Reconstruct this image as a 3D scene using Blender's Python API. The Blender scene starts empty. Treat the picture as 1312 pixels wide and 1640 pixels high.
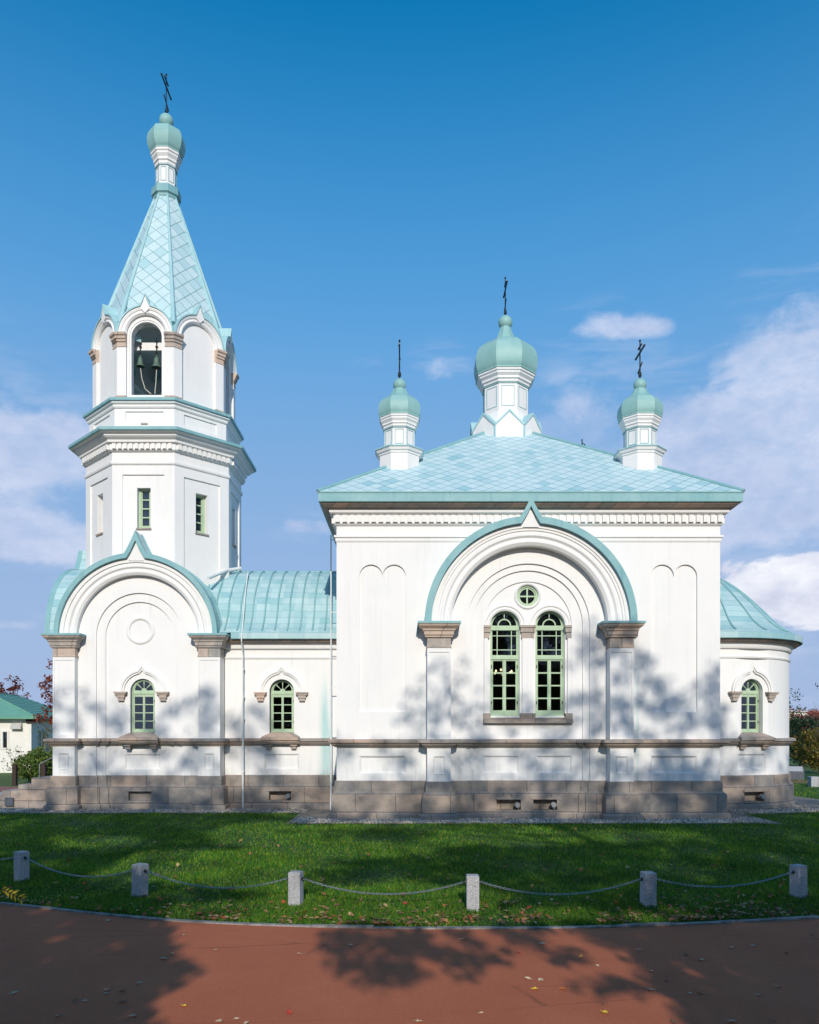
import bpy, bmesh, math, random
import numpy as np
from mathutils import Vector, Matrix
from mathutils.geometry import tessellate_polygon
R = math.radians
PI = math.pi
random.seed(7)
rng = np.random.default_rng(11)
scene = bpy.context.scene
COL = scene.collection

# ------------------------------------------------------------------ camera
CAM_Y, EYE = -23.0, 2.53
cam_d = bpy.data.cameras.new('camera')
cam = bpy.data.objects.new('camera', cam_d)
COL.objects.link(cam)
cam.location = (0, CAM_Y, EYE)
cam.rotation_euler = (R(90), 0, 0)
cam_d.sensor_fit = 'VERTICAL'
cam_d.sensor_height = 36
cam_d.lens = 36 * 1280 / 1640
cam_d.shift_y = 350 / 1640
cam_d.clip_end = 3000
scene.camera = cam
scene.render.resolution_x, scene.render.resolution_y = 819, 1024

# ------------------------------------------------------------------ sun and sky
SUN_EL, SUN_AZ = R(25), R(3.5)
SDIR = Vector((math.sin(SUN_AZ) * math.cos(SUN_EL), -math.cos(SUN_AZ) * math.cos(SUN_EL), math.sin(SUN_EL)))
sl = bpy.data.lights.new('sun', 'SUN')
sl.energy = 3.55
sl.angle = R(0.55)
sl.color = (1.0, 0.925, 0.82)
so = bpy.data.objects.new('sun', sl)
so.rotation_euler = (-SDIR).to_track_quat('-Z', 'Y').to_euler()
so.location = (0, -60, 40)
COL.objects.link(so)

scene.view_settings.view_transform = 'Standard'
scene.view_settings.look = 'None'
scene.view_settings.exposure = 0.0
scene.view_settings.gamma = 1
scene.render.engine = 'CYCLES'
scene.cycles.max_bounces = 8
scene.cycles.transparent_max_bounces = 12
scene.cycles.use_denoising = True


class NT:
    """small helper to write node trees"""
    def __init__(s, nt):
        s.nt = nt
        nt.nodes.clear()

    def n(s, typ, props=None, **ins):
        nd = s.nt.nodes.new(typ)
        for k, v in (props or {}).items():
            setattr(nd, k, v)
        for k, v in ins.items():
            key = int(k[1:]) if k[0] == 'i' and k[1:].isdigit() else k.replace('_', ' ')
            s.set(nd.inputs[key], v)
        return nd

    def set(s, sock, v):
        if isinstance(v, bpy.types.NodeSocket):
            s.nt.links.new(v, sock)
        elif isinstance(v, bpy.types.Node):
            s.nt.links.new(v.outputs[0], sock)
        else:
            if hasattr(sock.default_value, '__len__') and not hasattr(v, '__len__'):
                v = (v,) * len(sock.default_value)
            if hasattr(sock.default_value, '__len__') and len(sock.default_value) == 4 and len(v) == 3:
                v = (*v, 1)
            sock.default_value = v

    def math(s, op, a, b=0.0, c=0.0):
        return s.n('ShaderNodeMath', {'operation': op}, i0=a, i1=b, i2=c).outputs[0]

    def mix(s, f, a, b, blend='MIX'):
        nd = s.n('ShaderNodeMix', {'data_type': 'RGBA', 'blend_type': blend})
        s.set(nd.inputs[0], f)
        s.set(nd.inputs[6], a)
        s.set(nd.inputs[7], b)
        return nd.outputs[2]

    def ramp(s, f, stops, interp='LINEAR'):
        nd = s.n('ShaderNodeValToRGB')
        cr = nd.color_ramp
        cr.interpolation = interp
        while len(cr.elements) < len(stops):
            cr.elements.new(0.5)
        for e, (p, c) in zip(cr.elements, stops):
            e.position = p
            e.color = (*c, 1) if hasattr(c, '__len__') else (c, c, c, 1)
        s.set(nd.inputs[0], f)
        return nd.outputs[0]

    def maprange(s, v, a, b, c=0.0, d=1.0, smooth=False):
        nd = s.n('ShaderNodeMapRange', {'interpolation_type': 'SMOOTHSTEP' if smooth else 'LINEAR'})
        for i, x in enumerate((v, a, b, c, d)):
            s.set(nd.inputs[i], x)
        return nd.outputs[0]

    def noise(s, vec, scale, detail=4, rough=0.55, dist=0.0):
        return s.n('ShaderNodeTexNoise', Vector=vec, Scale=scale, Detail=detail, Roughness=rough, Distortion=dist).outputs[0]


world = bpy.data.worlds.new('World')
scene.world = world
world.use_nodes = True
T = NT(world.node_tree)
sky = T.n('ShaderNodeTexSky', {'sky_type': 'NISHITA', 'sun_disc': False, 'sun_elevation': SUN_EL,
                               'sun_rotation': PI - SUN_AZ, 'altitude': 0, 'air_density': 1.0,
                               'dust_density': 0.6, 'ozone_density': 2.2})
gam = T.n('ShaderNodeHueSaturation', Hue=0.49, Saturation=1.48, Value=1.58, Fac=1.0, Color=sky)
tc = T.n('ShaderNodeTexCoord')
sep = T.n('ShaderNodeSeparateXYZ', Vector=tc.outputs['Generated'])
az = T.math('ARCTAN2', sep.outputs[0], sep.outputs[1])
el = T.math('ARCSINE', sep.outputs[2])
cvec = T.n('ShaderNodeCombineXYZ', X=T.math('MULTIPLY', az, 1.0), Y=T.math('MULTIPLY', el, 1.7), Z=3.7)
fb = T.noise(cvec, 5.5, 8, 0.58, 0.25)
fb2 = T.noise(cvec, 2.2, 3, 0.5, 0.0)


def blob(px, py, wx, wy, amp):
    """a bank of cloud round one heading and elevation"""
    a0 = math.atan((px - 656) / 1280)
    e0 = math.atan((1170 - py) / 1280 * math.cos(a0))
    dx = T.math('DIVIDE', T.math('SUBTRACT', az, a0), wx)
    dy = T.math('DIVIDE', T.math('SUBTRACT', el, e0), wy)
    d = T.math('ADD', T.math('MULTIPLY', dx, dx), T.math('MULTIPLY', dy, dy))
    return T.math('MULTIPLY', T.math('EXPONENT', T.math('MULTIPLY', d, -1.0)), amp)


def total(lst):
    t = lst[0]
    for x in lst[1:]:
        t = T.math('ADD', t, x)
    return t


thin = total([blob(1290, 610, .075, .075, .34), blob(1110, 720, .085, .055, .30), blob(1250, 770, .15, .035, .24), blob(975, 520, .055, .020, .34), blob(1050, 525, .03, .012, .25),
              blob(930, 650, .075, .035, .27), blob(705, 590, .035, .022, .30), blob(15, 735, .05, .03, .38), blob(115, 715, .04, .032, .36), blob(60, 690, .08, .012, .2),
              blob(10, 850, .08, .028, .38), blob(70, 880, .08, .025, .30), blob(490, 845, .045, .016, .26), blob(590, 590, .02, .01, .22),
              blob(20, 1000, .06, .012, .30), blob(1250, 1060, .12, .035, .20), blob(1200, 850, .12, .03, .22),
              blob(-300, 700, .3, .12, .3), blob(1700, 700, .4, .2, .3)])
puff = total([blob(1240, 935, .062, .030, .44), blob(1312, 950, .05, .030, .42), blob(1175, 960, .04, .014, .30), blob(1800, 930, .3, .06, .35)])
fbd = T.math('ADD', T.math('MULTIPLY', fb, 0.62), T.math('MULTIPLY', T.noise(cvec, 15.0, 7, 0.62, 0.35), 0.38))
d_thin = T.maprange(T.math('ADD', T.math('SUBTRACT', fbd, 0.5), T.math('SUBTRACT', thin, 0.19)), 0.0, 0.20, 0, 1, True)
d_thin = T.math('MULTIPLY', d_thin, T.maprange(thin, 0.05, 0.16, 0, 1, True))
veil_v = T.n('ShaderNodeMapping', Vector=cvec, Rotation=(0, 0, 0.5), Scale=(1.0, 2.6, 1.0))
veil = T.maprange(T.noise(veil_v, 6.0, 7, 0.62, 0.5), 0.44, 0.72, 0, 1, True)
veil = T.math('MULTIPLY', veil, T.maprange(thin, 0.015, 0.16, 0.0, 0.40, True))
d_thin = T.math('MAXIMUM', T.math('MULTIPLY', d_thin, T.maprange(T.noise(cvec, 26.0, 5, 0.65, 0.3), 0.3, 0.62, 0.62, 1.0)), veil)
d_puff = T.maprange(T.math('ADD', T.math('MULTIPLY', T.math('SUBTRACT', fbd, 0.5), 1.3), T.math('SUBTRACT', puff, 0.17)), 0.0, 0.09, 0, 1, True)
d_puff = T.math('MULTIPLY', d_puff, T.maprange(puff, 0.06, 0.16, 0, 1, True))
tone = T.noise(cvec, 9.0, 5, 0.6)
thin_col = T.mix(T.maprange(tone, 0.35, 0.65), (4.5, 5.15, 7.0), (6.3, 6.7, 8.1))
puff_col = T.mix(T.maprange(T.math('ADD', tone, T.math('MULTIPLY', el, 0.9)), 0.52, 0.85), (4.6, 4.9, 6.6), (8.6, 8.7, 9.0))
midf = T.maprange(el, 0.30, 0.80, 0.90, 0.0, True)
lowf = T.maprange(el, 0.0, 0.52, 0.92, 0.0, True)
skyc = T.mix(midf, gam, (1.35, 3.25, 6.0))
skyc = T.mix(lowf, skyc, (3.3, 4.25, 6.3))
skyc = T.mix(T.math('MULTIPLY', d_thin, 0.80), skyc, thin_col)
skyc = T.mix(T.math('MULTIPLY', d_puff, 0.95), skyc, puff_col)
bg = T.n('ShaderNodeBackground', Color=skyc, Strength=0.118)
T.n('ShaderNodeOutputWorld', Surface=bg)


# ------------------------------------------------------------------ materials
def material(name):
    m = bpy.data.materials.new(name)
    m.use_nodes = True
    return m, NT(m.node_tree)


def finish(t, color, rough=0.7, bump=None, strength=0.3, dist=0.02, metal=0.0, spec=0.3, **kw):
    b = t.n('ShaderNodeBsdfPrincipled', Base_Color=color, Roughness=rough, Metallic=metal, Specular_IOR_Level=spec, **kw)
    if bump is not None:
        t.set(b.inputs['Normal'], t.n('ShaderNodeBump', Strength=strength, Distance=dist, Height=bump))
    t.n('ShaderNodeOutputMaterial', Surface=b)
    return b


def pos(t):
    return t.n('ShaderNodeNewGeometry').outputs['Position']


def m_plaster():
    m, t = material('white_plaster')
    p = pos(t)
    s = t.n('ShaderNodeSeparateXYZ', Vector=p)
    n1 = t.noise(p, 1.1, 5, 0.6)
    st = t.n('ShaderNodeMapping', Vector=p, Scale=(5.0, 5.0, 0.35))
    n2 = t.noise(st, 1.0, 4, 0.6)
    c = t.mix(t.maprange(n1, 0.35, 0.7), (0.83, 0.82, 0.795), (0.79, 0.785, 0.77))
    c = t.mix(t.math('MULTIPLY', t.maprange(n2, 0.56, 0.75), 0.32), c, (0.62, 0.63, 0.60))
    # verdigris run-off washed down beside the two inner corners
    xs = s.outputs[0]
    run = None
    for x0, w, z1, amp in ((-2.74, .13, 4.7, .95), (-2.56, .05, 3.6, .7), (6.56, .05, 5.5, .35), (0.30, .05, 5.4, .15), (-5.75, .05, 2.1, .2)):
        d = t.math('DIVIDE', t.math('ABSOLUTE', t.math('SUBTRACT', xs, x0)), w)
        g = t.math('EXPONENT', t.math('MULTIPLY', t.math('MULTIPLY', d, d), -1.0))
        g = t.math('MULTIPLY', g, t.maprange(s.outputs[2], z1 - 2.2, z1, amp, 0.0, True))
        run = g if run is None else t.math('ADD', run, g)
    run = t.math('MULTIPLY', run, t.maprange(n2, 0.3, 0.6, 0.35, 1.0))
    c = t.mix(run, c, (0.17, 0.50, 0.49))
    gr = t.math('MULTIPLY', t.maprange(s.outputs[2], 1.0, 2.0, 1.0, 0.0), t.maprange(t.noise(st, 2.3, 5, 0.65), 0.42, 0.7))
    c = t.mix(t.math('MULTIPLY', gr, 0.35), c, (0.50, 0.50, 0.47))
    sk = t.noise(t.n('ShaderNodeMapping', Vector=p, Scale=(9.0, 9.0, 0.25)), 1.0, 3, 0.5)
    c = t.mix(t.math('MULTIPLY', t.maprange(sk, 0.60, 0.74), 0.28), c, (0.60, 0.61, 0.58))
    fine = t.noise(p, 60, 3, 0.7)
    finish(t, c, 0.75, t.math('ADD', t.math('MULTIPLY', fine, 0.3), n1), 0.25, 0.02)
    return m


def m_stone(name='brown_stone', bw=1.15, bh=0.52, warm=1.0, dark=1.0, z0=-0.845, vary=1.0):
    m, t = material(name)
    p = pos(t)
    s = t.n('ShaderNodeSeparateXYZ', Vector=p)
    hv = t.n('ShaderNodeCombineXYZ', X=t.math('ADD', s.outputs[0], t.math('MULTIPLY', s.outputs[1], 1.0)), Y=t.math('SUBTRACT', s.outputs[2], z0), Z=0.0)
    br = t.n('ShaderNodeTexBrick', {'offset': 0.47}, Vector=hv, Color1=(0, 0, 0), Color2=(1, 1, 1), Mortar=(0.5, 0.5, 0.5),
             Scale=1.0, Mortar_Size=0.011, Brick_Width=bw, Row_Height=bh, Bias=0.0)
    n1 = t.noise(p, 2.6, 6, 0.65, 0.6)
    stretch = t.n('ShaderNodeMapping', Vector=p, Scale=(2.0, 2.0, 4.0))
    n2 = t.noise(stretch, 1.6, 6, 0.7, 1.0)
    k = dark
    c = t.mix(br.outputs[0], (0.21 * k, 0.21 * k, 0.205 * k), (0.46 * k, 0.34 * k * warm, 0.26 * k * warm))
    c = t.mix(t.maprange(n1, 0.38, 0.75, 0, 0.7), c, (0.46 * k, 0.385 * k, 0.31 * k))
    c = t.mix(t.math('MULTIPLY', t.maprange(n2, 0.52, 0.74), 0.6), c, (0.17 * k, 0.155 * k, 0.14 * k))
    c = t.mix(t.math('MULTIPLY', br.outputs[1], 0.8), c, (0.12, 0.105, 0.095))
    g = t.noise(p, 45, 4, 0.7)
    h = t.math('ADD', t.math('MULTIPLY', g, 0.5), t.math('ADD', n2, t.math('MULTIPLY', br.outputs[1], -0.8)))
    finish(t, c, 0.85, h, 0.5, 0.02)
    return m


def patina(t, p, pale, mid, deep, sc=1.4):
    n1 = t.noise(p, sc, 6, 0.62, 0.4)
    st = t.n('ShaderNodeMapping', Vector=p, Scale=(6.0, 6.0, 0.8))
    n2 = t.noise(st, 1.0, 5, 0.65)
    c = t.mix(t.maprange(n1, 0.32, 0.68), pale, mid)
    return t.mix(t.math('MULTIPLY', t.maprange(n2, 0.54, 0.74), 0.55), c, deep), n1


def m_copper(name, pale, mid, deep, rough=0.55):
    m, t = material(name)
    p = pos(t)
    c, n1 = patina(t, p, pale, mid, deep)
    finish(t, c, rough, t.noise(p, 9, 4, 0.6), 0.12, 0.02)
    return m


def m_diamond(name, w, h, lw=0.10):
    """lapped diamond tiles laid over the roof slope's own metres"""
    m, t = material(name)
    p = pos(t)
    uv = t.n('ShaderNodeUVMap', {'uv_map': 'UVMap'})
    s = t.n('ShaderNodeSeparateXYZ', Vector=uv)
    a0 = t.math('DIVIDE', s.outputs[0], w)
    b0 = t.math('DIVIDE', s.outputs[1], h)
    wob = t.math('MULTIPLY', t.math('SUBTRACT', t.noise(p, 0.9, 2), 0.5), 0.10)
    a = t.math('ADD', t.math('ADD', a0, b0), wob)
    b = t.math('SUBTRACT', t.math('SUBTRACT', a0, b0), wob)
    fa, fb_ = t.math('FRACT', a), t.math('FRACT', b)
    ida, idb = t.math('FLOOR', a), t.math('FLOOR', b)
    cell = t.n('ShaderNodeTexWhiteNoise', {'noise_dimensions': '2D'}, Vector=t.n('ShaderNodeCombineXYZ', X=ida, Y=idb, Z=0.0))
    r = cell.outputs[0]
    base, n1 = patina(t, p, (0.56, 0.70, 0.72), (0.50, 0.66, 0.685), (0.41, 0.60, 0.63), 2.2)
    c = t.mix(t.ramp(r, [(0.0, 0.0), (0.55, 0.10), (0.80, 0.35), (0.93, 0.75), (1.0, 1.0)]), base, (0.30, 0.53, 0.58))
    c = t.mix(t.math('MULTIPLY', t.maprange(cell.outputs[1], 0.55, 1.0), 0.45), c, (0.60, 0.75, 0.76))
    # the lower edges of the tiles overlap: lap shadow painted as a thin dark line, and a step
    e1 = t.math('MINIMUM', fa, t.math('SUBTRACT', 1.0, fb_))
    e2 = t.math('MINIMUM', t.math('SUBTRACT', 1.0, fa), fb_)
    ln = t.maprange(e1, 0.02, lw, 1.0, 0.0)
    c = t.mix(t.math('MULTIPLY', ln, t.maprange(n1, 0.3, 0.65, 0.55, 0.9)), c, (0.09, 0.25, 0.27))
    hgt = t.math('ADD', t.math('MULTIPLY', t.math('SUBTRACT', 1.0, ln), 0.8), t.math('MULTIPLY', e2, -0.6))
    finish(t, c, 0.5, t.math('ADD', hgt, t.math('MULTIPLY', r, 0.3)), 0.45, 0.02)
    return m


def m_sheet(name, du, dv):
    """copper sheets with cross joints, u along the eave and v up the slope"""
    m, t = material(name)
    p = pos(t)
    uv = t.n('ShaderNodeUVMap', {'uv_map': 'UVMap'})
    s = t.n('ShaderNodeSeparateXYZ', Vector=uv)
    colu = t.math('FLOOR', t.math('DIVIDE', s.outputs[0], du))
    off = t.n('ShaderNodeTexWhiteNoise', {'noise_dimensions': '1D'}, W=colu).outputs[0]
    v = t.math('ADD', t.math('DIVIDE', s.outputs[1], dv), t.math('MULTIPLY', off, 0.16))
    fv = t.math('FRACT', v)
    cell = t.n('ShaderNodeTexWhiteNoise', {'noise_dimensions': '2D'}, Vector=t.n('ShaderNodeCombineXYZ', X=colu, Y=t.math('FLOOR', v), Z=0.0)).outputs[0]
    base, n1 = patina(t, p, (0.47, 0.62, 0.635), (0.34, 0.535, 0.56), (0.22, 0.44, 0.47), 1.8)
    c = t.mix(t.math('MULTIPLY', t.maprange(cell, 0.4, 1.0), 0.5), base, (0.17, 0.43, 0.47))
    c = t.mix(t.math('MULTIPLY', t.maprange(cell, 0.35, 0.0), 0.4), c, (0.50, 0.70, 0.69))
    ln = t.maprange(t.math('MINIMUM', fv, t.math('SUBTRACT', 1.0, fv)), 0.0, 0.05, 1.0, 0.0)
    c = t.mix(t.math('MULTIPLY', ln, 0.6), c, (0.08, 0.25, 0.27))
    dents = t.noise(p, 7, 3, 0.5)
    finish(t, c, 0.5, t.math('ADD', t.math('MULTIPLY', ln, -1.0), dents), 0.25, 0.02)
    return m


def m_plain(name, col, rough=0.6, var=0.15, sc=8, spec=0.3, metal=0.0, bump=0.15):
    m, t = material(name)
    p = pos(t)
    n1 = t.noise(p, sc, 5, 0.6)
    d = tuple(x * (1 - var) for x in col)
    u = tuple(min(1, x * (1 + var)) for x in col)
    finish(t, t.mix(t.maprange(n1, 0.3, 0.7), d, u), rough, n1, bump, 0.02, metal, spec)
    return m


def m_glass():
    m, t = material('window_glass')
    tr = t.n('ShaderNodeBsdfTransparent', Color=(0.42, 0.44, 0.45))
    p = pos(t)
    nb = t.n('ShaderNodeBump', Strength=0.06, Distance=0.05, Height=t.noise(p, 2.5, 2))
    gl = t.n('ShaderNodeBsdfGlossy', Color=(0.9, 0.92, 0.95), Roughness=0.03, Normal=nb)
    fr = t.n('ShaderNodeFresnel', IOR=2.0, Normal=nb)
    mx = t.n('ShaderNodeMixShader', i0=fr, i1=tr, i2=gl)
    t.n('ShaderNodeOutputMaterial', Surface=mx)
    return m


def m_path():
    m, t = material('red_asphalt')
    p = pos(t)
    g = t.noise(p, 160, 3, 0.8)
    n = t.noise(p, 0.7, 5, 0.6)
    c = t.mix(t.maprange(n, 0.3, 0.7), (0.47, 0.130, 0.062), (0.56, 0.176, 0.085))
    g2 = t.noise(p, 34, 4, 0.75)
    c = t.mix(t.maprange(g2, 0.45, 0.68, 0.0, 0.30), c, (0.62, 0.23, 0.125))
    c = t.mix(t.maprange(g2, 0.48, 0.30, 0.0, 0.35), c, (0.22, 0.075, 0.05))
    c = t.mix(t.maprange(g, 0.35, 0.7, 0.0, 0.5), c, (0.24, 0.085, 0.055))
    # long hairline seams and a few patches worn darker
    st = t.n('ShaderNodeMapping', Vector=p, Scale=(0.25, 1.4, 1.0))
    cr = t.n('ShaderNodeTexVoronoi', {'feature': 'DISTANCE_TO_EDGE'}, Vector=t.mix(0.06, st, t.n('ShaderNodeTexNoise', Vector=p, Scale=1.3, Detail=6.0).outputs[1]), Scale=0.75)
    ln = t.math('MULTIPLY', t.maprange(cr.outputs[0], 0.0, 0.006, 0.55, 0.0), t.maprange(t.noise(p, 0.5, 3), 0.42, 0.62))
    c = t.mix(ln, c, (0.09, 0.04, 0.035))
    w = t.noise(st, 2.2, 4, 0.6)
    c = t.mix(t.maprange(w, 0.6, 0.75, 0.0, 0.35), c, (0.30, 0.10, 0.07))
    finish(t, c, 0.85, t.math('ADD', g, t.math('MULTIPLY', ln, -2.0)), 0.5, 0.006, 0.0, 0.08)
    return m


def m_ground(name, a, b, c3, sc):
    m, t = material(name)
    p = pos(t)
    n = t.noise(p, sc, 6, 0.65)
    n2 = t.noise(p, sc * 14, 4, 0.7)
    c = t.mix(t.maprange(n, 0.3, 0.7), a, b)
    c = t.mix(t.maprange(n2, 0.45, 0.7, 0, 0.7), c, c3)
    finish(t, c, 0.9, n2, 0.6, 0.03)
    return m


def m_leaf(name, cols, trans=0.35, rough=0.55):
    """each leaf takes one of the colours by chance"""
    m, t = material(name)
    g = t.n('ShaderNodeNewGeometry')
    st = [(i / len(cols), c) for i, c in enumerate(cols)]
    c = t.ramp(g.outputs['Random Per Island'], st, 'CONSTANT')
    hs = t.n('ShaderNodeHueSaturation', Color=c, Value=t.maprange(t.noise(g.outputs['Position'], 0.8, 3), 0.3, 0.7, 0.75, 1.25))
    b = t.n('ShaderNodeBsdfPrincipled', Base_Color=hs, Roughness=rough, Specular_IOR_Level=0.3)
    tl = t.n('ShaderNodeBsdfTranslucent', Color=hs)
    mx = t.n('ShaderNodeMixShader', i0=trans, i1=b, i2=tl)
    t.n('ShaderNodeOutputMaterial', Surface=mx)
    return m


M = {}
M['plaster'] = m_plaster()
M['stone'] = m_stone(dark=0.96)
M['stone_trim'] = m_stone('brown_stone_trim', 0.9, 3.0, 0.97, 1.1)
M['cap_stone'] = m_stone('capital_stone', 0.8, 3.0, 0.98, 1.35)
M['stone_frieze'] = m_stone('dark_frieze_stone', 0.42, 3.0, 0.95, 0.8)  # darker tone in narrow blocks for the frieze
M['stone_step'] = m_stone('step_stone', 1.1, 0.36, 1.0, 1.25)
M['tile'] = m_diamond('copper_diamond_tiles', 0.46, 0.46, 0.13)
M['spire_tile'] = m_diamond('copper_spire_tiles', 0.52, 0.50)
M['sheet'] = m_sheet('copper_sheets', 0.42, 0.27)
M['copper'] = m_copper('verdigris_copper', (0.27, 0.475, 0.49), (0.19, 0.40, 0.425), (0.11, 0.31, 0.335))
M['copper_pale'] = m_copper('pale_verdigris_copper', (0.42, 0.63, 0.65), (0.33, 0.56, 0.59), (0.22, 0.46, 0.49))
M['dome'] = m_copper('dome_copper', (0.30, 0.51, 0.485), (0.245, 0.455, 0.435), (0.19, 0.39, 0.37), 0.5)
M['green'] = m_plain('pale_green_paint', (0.43, 0.56, 0.385), 0.5, 0.10, 6)
M['glass'] = m_glass()
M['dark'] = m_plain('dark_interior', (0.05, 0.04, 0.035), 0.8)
M['iron'] = m_plain('dark_bronze', (0.035, 0.045, 0.045), 0.45, 0.4, 9, 0.5, 0.6)
M['bronze'] = m_plain('green_bell_bronze', (0.12, 0.19, 0.15), 0.5, 0.35, 14, 0.4, 0.3)
M['grey_paint'] = m_plain('grey_boards', (0.30, 0.31, 0.32), 0.7, 0.1)
M['white_pipe'] = m_plain('pipe_paint', (0.72, 0.75, 0.74), 0.4, 0.08)
M['rope'] = m_plain('rope', (0.55, 0.52, 0.45), 0.8)
M['path'] = m_path()
M['lawn'] = m_ground('lawn_soil', (0.020, 0.065, 0.012), (0.035, 0.095, 0.014), (0.045, 0.07, 0.02), 1.2)
M['field'] = m_ground('far_grass', (0.06, 0.115, 0.025), (0.09, 0.15, 0.035), (0.13, 0.14, 0.05), 0.6)
M['gravel_bed'] = m_ground('gravel_bed', (0.24, 0.21, 0.18), (0.38, 0.34, 0.29), (0.09, 0.08, 0.07), 9)
M['pebble'] = m_leaf('pebbles', [(0.52, 0.47, 0.41), (0.36, 0.33, 0.29), (0.22, 0.20, 0.18), (0.60, 0.55, 0.49), (0.42, 0.34, 0.26)], 0.0, 0.8)
M['blade'] = m_leaf('grass_blades', [(0.045, 0.165, 0.014), (0.085, 0.220, 0.016), (0.135, 0.270, 0.018), (0.028, 0.130, 0.016), (0.260, 0.330, 0.030), (0.055, 0.185, 0.016)], 0.35, 0.5)
M['granite'] = m_plain('speckled_granite', (0.40, 0.40, 0.41), 0.75, 0.55, 70, 0.3, 0.0, 0.5)
M['kerb'] = m_plain('concrete_edging', (0.25, 0.235, 0.22), 0.85, 0.5, 7)
M['chain'] = m_plain('galvanised_chain', (0.36, 0.37, 0.38), 0.4, 0.2, 30, 0.5, 0.7)
M['bark'] = m_plain('bark', (0.085, 0.065, 0.05), 0.9, 0.5, 12, 0.2, 0.0, 0.8)
M['wood_dark'] = m_plain('dark_timber', (0.045, 0.03, 0.024), 0.8, 0.3, 10)
M['house_wall'] = m_plain('house_render', (0.76, 0.74, 0.68), 0.8, 0.05, 3)
M['house_roof'] = m_plain('green_metal_roof', (0.16, 0.37, 0.27), 0.5, 0.10, 2)
M['vent'] = m_plain('vent_hood_paint', (0.50, 0.49, 0.46), 0.6)
M['slate'] = m_plain('dark_slate', (0.10, 0.11, 0.13), 0.4, 0.2, 8)
M['brick'] = m_plain('red_brick_paving', (0.30, 0.13, 0.10), 0.85, 0.3, 14)
M['bulb'] = None
mb_, tb_ = material('lit_bulb')
tb_.n('ShaderNodeOutputMaterial', Surface=tb_.n('ShaderNodeEmission', Color=(1.0, 0.72, 0.38), Strength=14.0))
M['bulb'] = mb_
M['lf_green'] = m_leaf('green_leaves', [(0.045, 0.085, 0.02), (0.065, 0.11, 0.025), (0.09, 0.12, 0.03), (0.035, 0.07, 0.018)])
M['lf_bush'] = m_leaf('bright_bush_leaves', [(0.10, 0.17, 0.03), (0.14, 0.21, 0.04), (0.07, 0.13, 0.025), (0.19, 0.23, 0.05)])
M['lf_dark'] = m_leaf('dark_green_leaves', [(0.018, 0.042, 0.020), (0.025, 0.055, 0.024), (0.035, 0.07, 0.028)], 0.15)
M['lf_red'] = m_leaf('red_leaves', [(0.20, 0.035, 0.022), (0.28, 0.05, 0.025), (0.14, 0.028, 0.022), (0.30, 0.09, 0.03)])
M['lf_pink'] = m_leaf('pink_maple_leaves', [(0.42, 0.09, 0.10), (0.50, 0.14, 0.14), (0.32, 0.06, 0.06), (0.30, 0.16, 0.06)])
M['lf_olive'] = m_leaf('yellow_green_leaves', [(0.20, 0.17, 0.03), (0.26, 0.20, 0.035), (0.13, 0.14, 0.03), (0.30, 0.17, 0.04), (0.10, 0.12, 0.03)])
M['lf_purple'] = m_leaf('dark_purple_leaves', [(0.06, 0.025, 0.03), (0.08, 0.03, 0.035), (0.04, 0.02, 0.03)])
M['lf_yellow'] = m_leaf('yellow_leaves', [(0.62, 0.42, 0.03), (0.70, 0.52, 0.06), (0.50, 0.42, 0.05)])
M['litter'] = m_leaf('fallen_leaf_colours', [(0.36, 0.13, 0.05), (0.30, 0.17, 0.09), (0.45, 0.22, 0.09), (0.22, 0.11, 0.06), (0.50, 0.33, 0.16), (0.42, 0.07, 0.03)], 0.1, 0.7)
M['dry_pale'] = m_plain('dry_leaf_pale', (0.55, 0.42, 0.28), 0.7, 0.2, 30)
M['dry_brown'] = m_plain('dry_leaf_brown', (0.26, 0.14, 0.08), 0.7, 0.25, 30)
M['dry_yellow'] = m_plain('dry_leaf_yellow', (0.75, 0.50, 0.05), 0.6, 0.15, 30)
M['dry_red'] = m_plain('dry_leaf_red', (0.55, 0.06, 0.03), 0.6, 0.15, 30)
M['dry_orange'] = m_plain('dry_leaf_orange', (0.55, 0.20, 0.05), 0.6, 0.15, 30)


# ------------------------------------------------------------------ mesh builder
class Fr:
    """a wall's own frame: u along the wall, d outward, z up"""
    def __init__(s, ox, oy, th=0.0, oz=0.0):
        s.o = (ox, oy, oz)
        s.n = (math.sin(th), -math.cos(th))
        s.u = (math.cos(th), math.sin(th))

    def __call__(s, u, d, z):
        return (s.o[0] + u * s.u[0] + d * s.n[0], s.o[1] + u * s.u[1] + d * s.n[1], s.o[2] + z)


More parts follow.
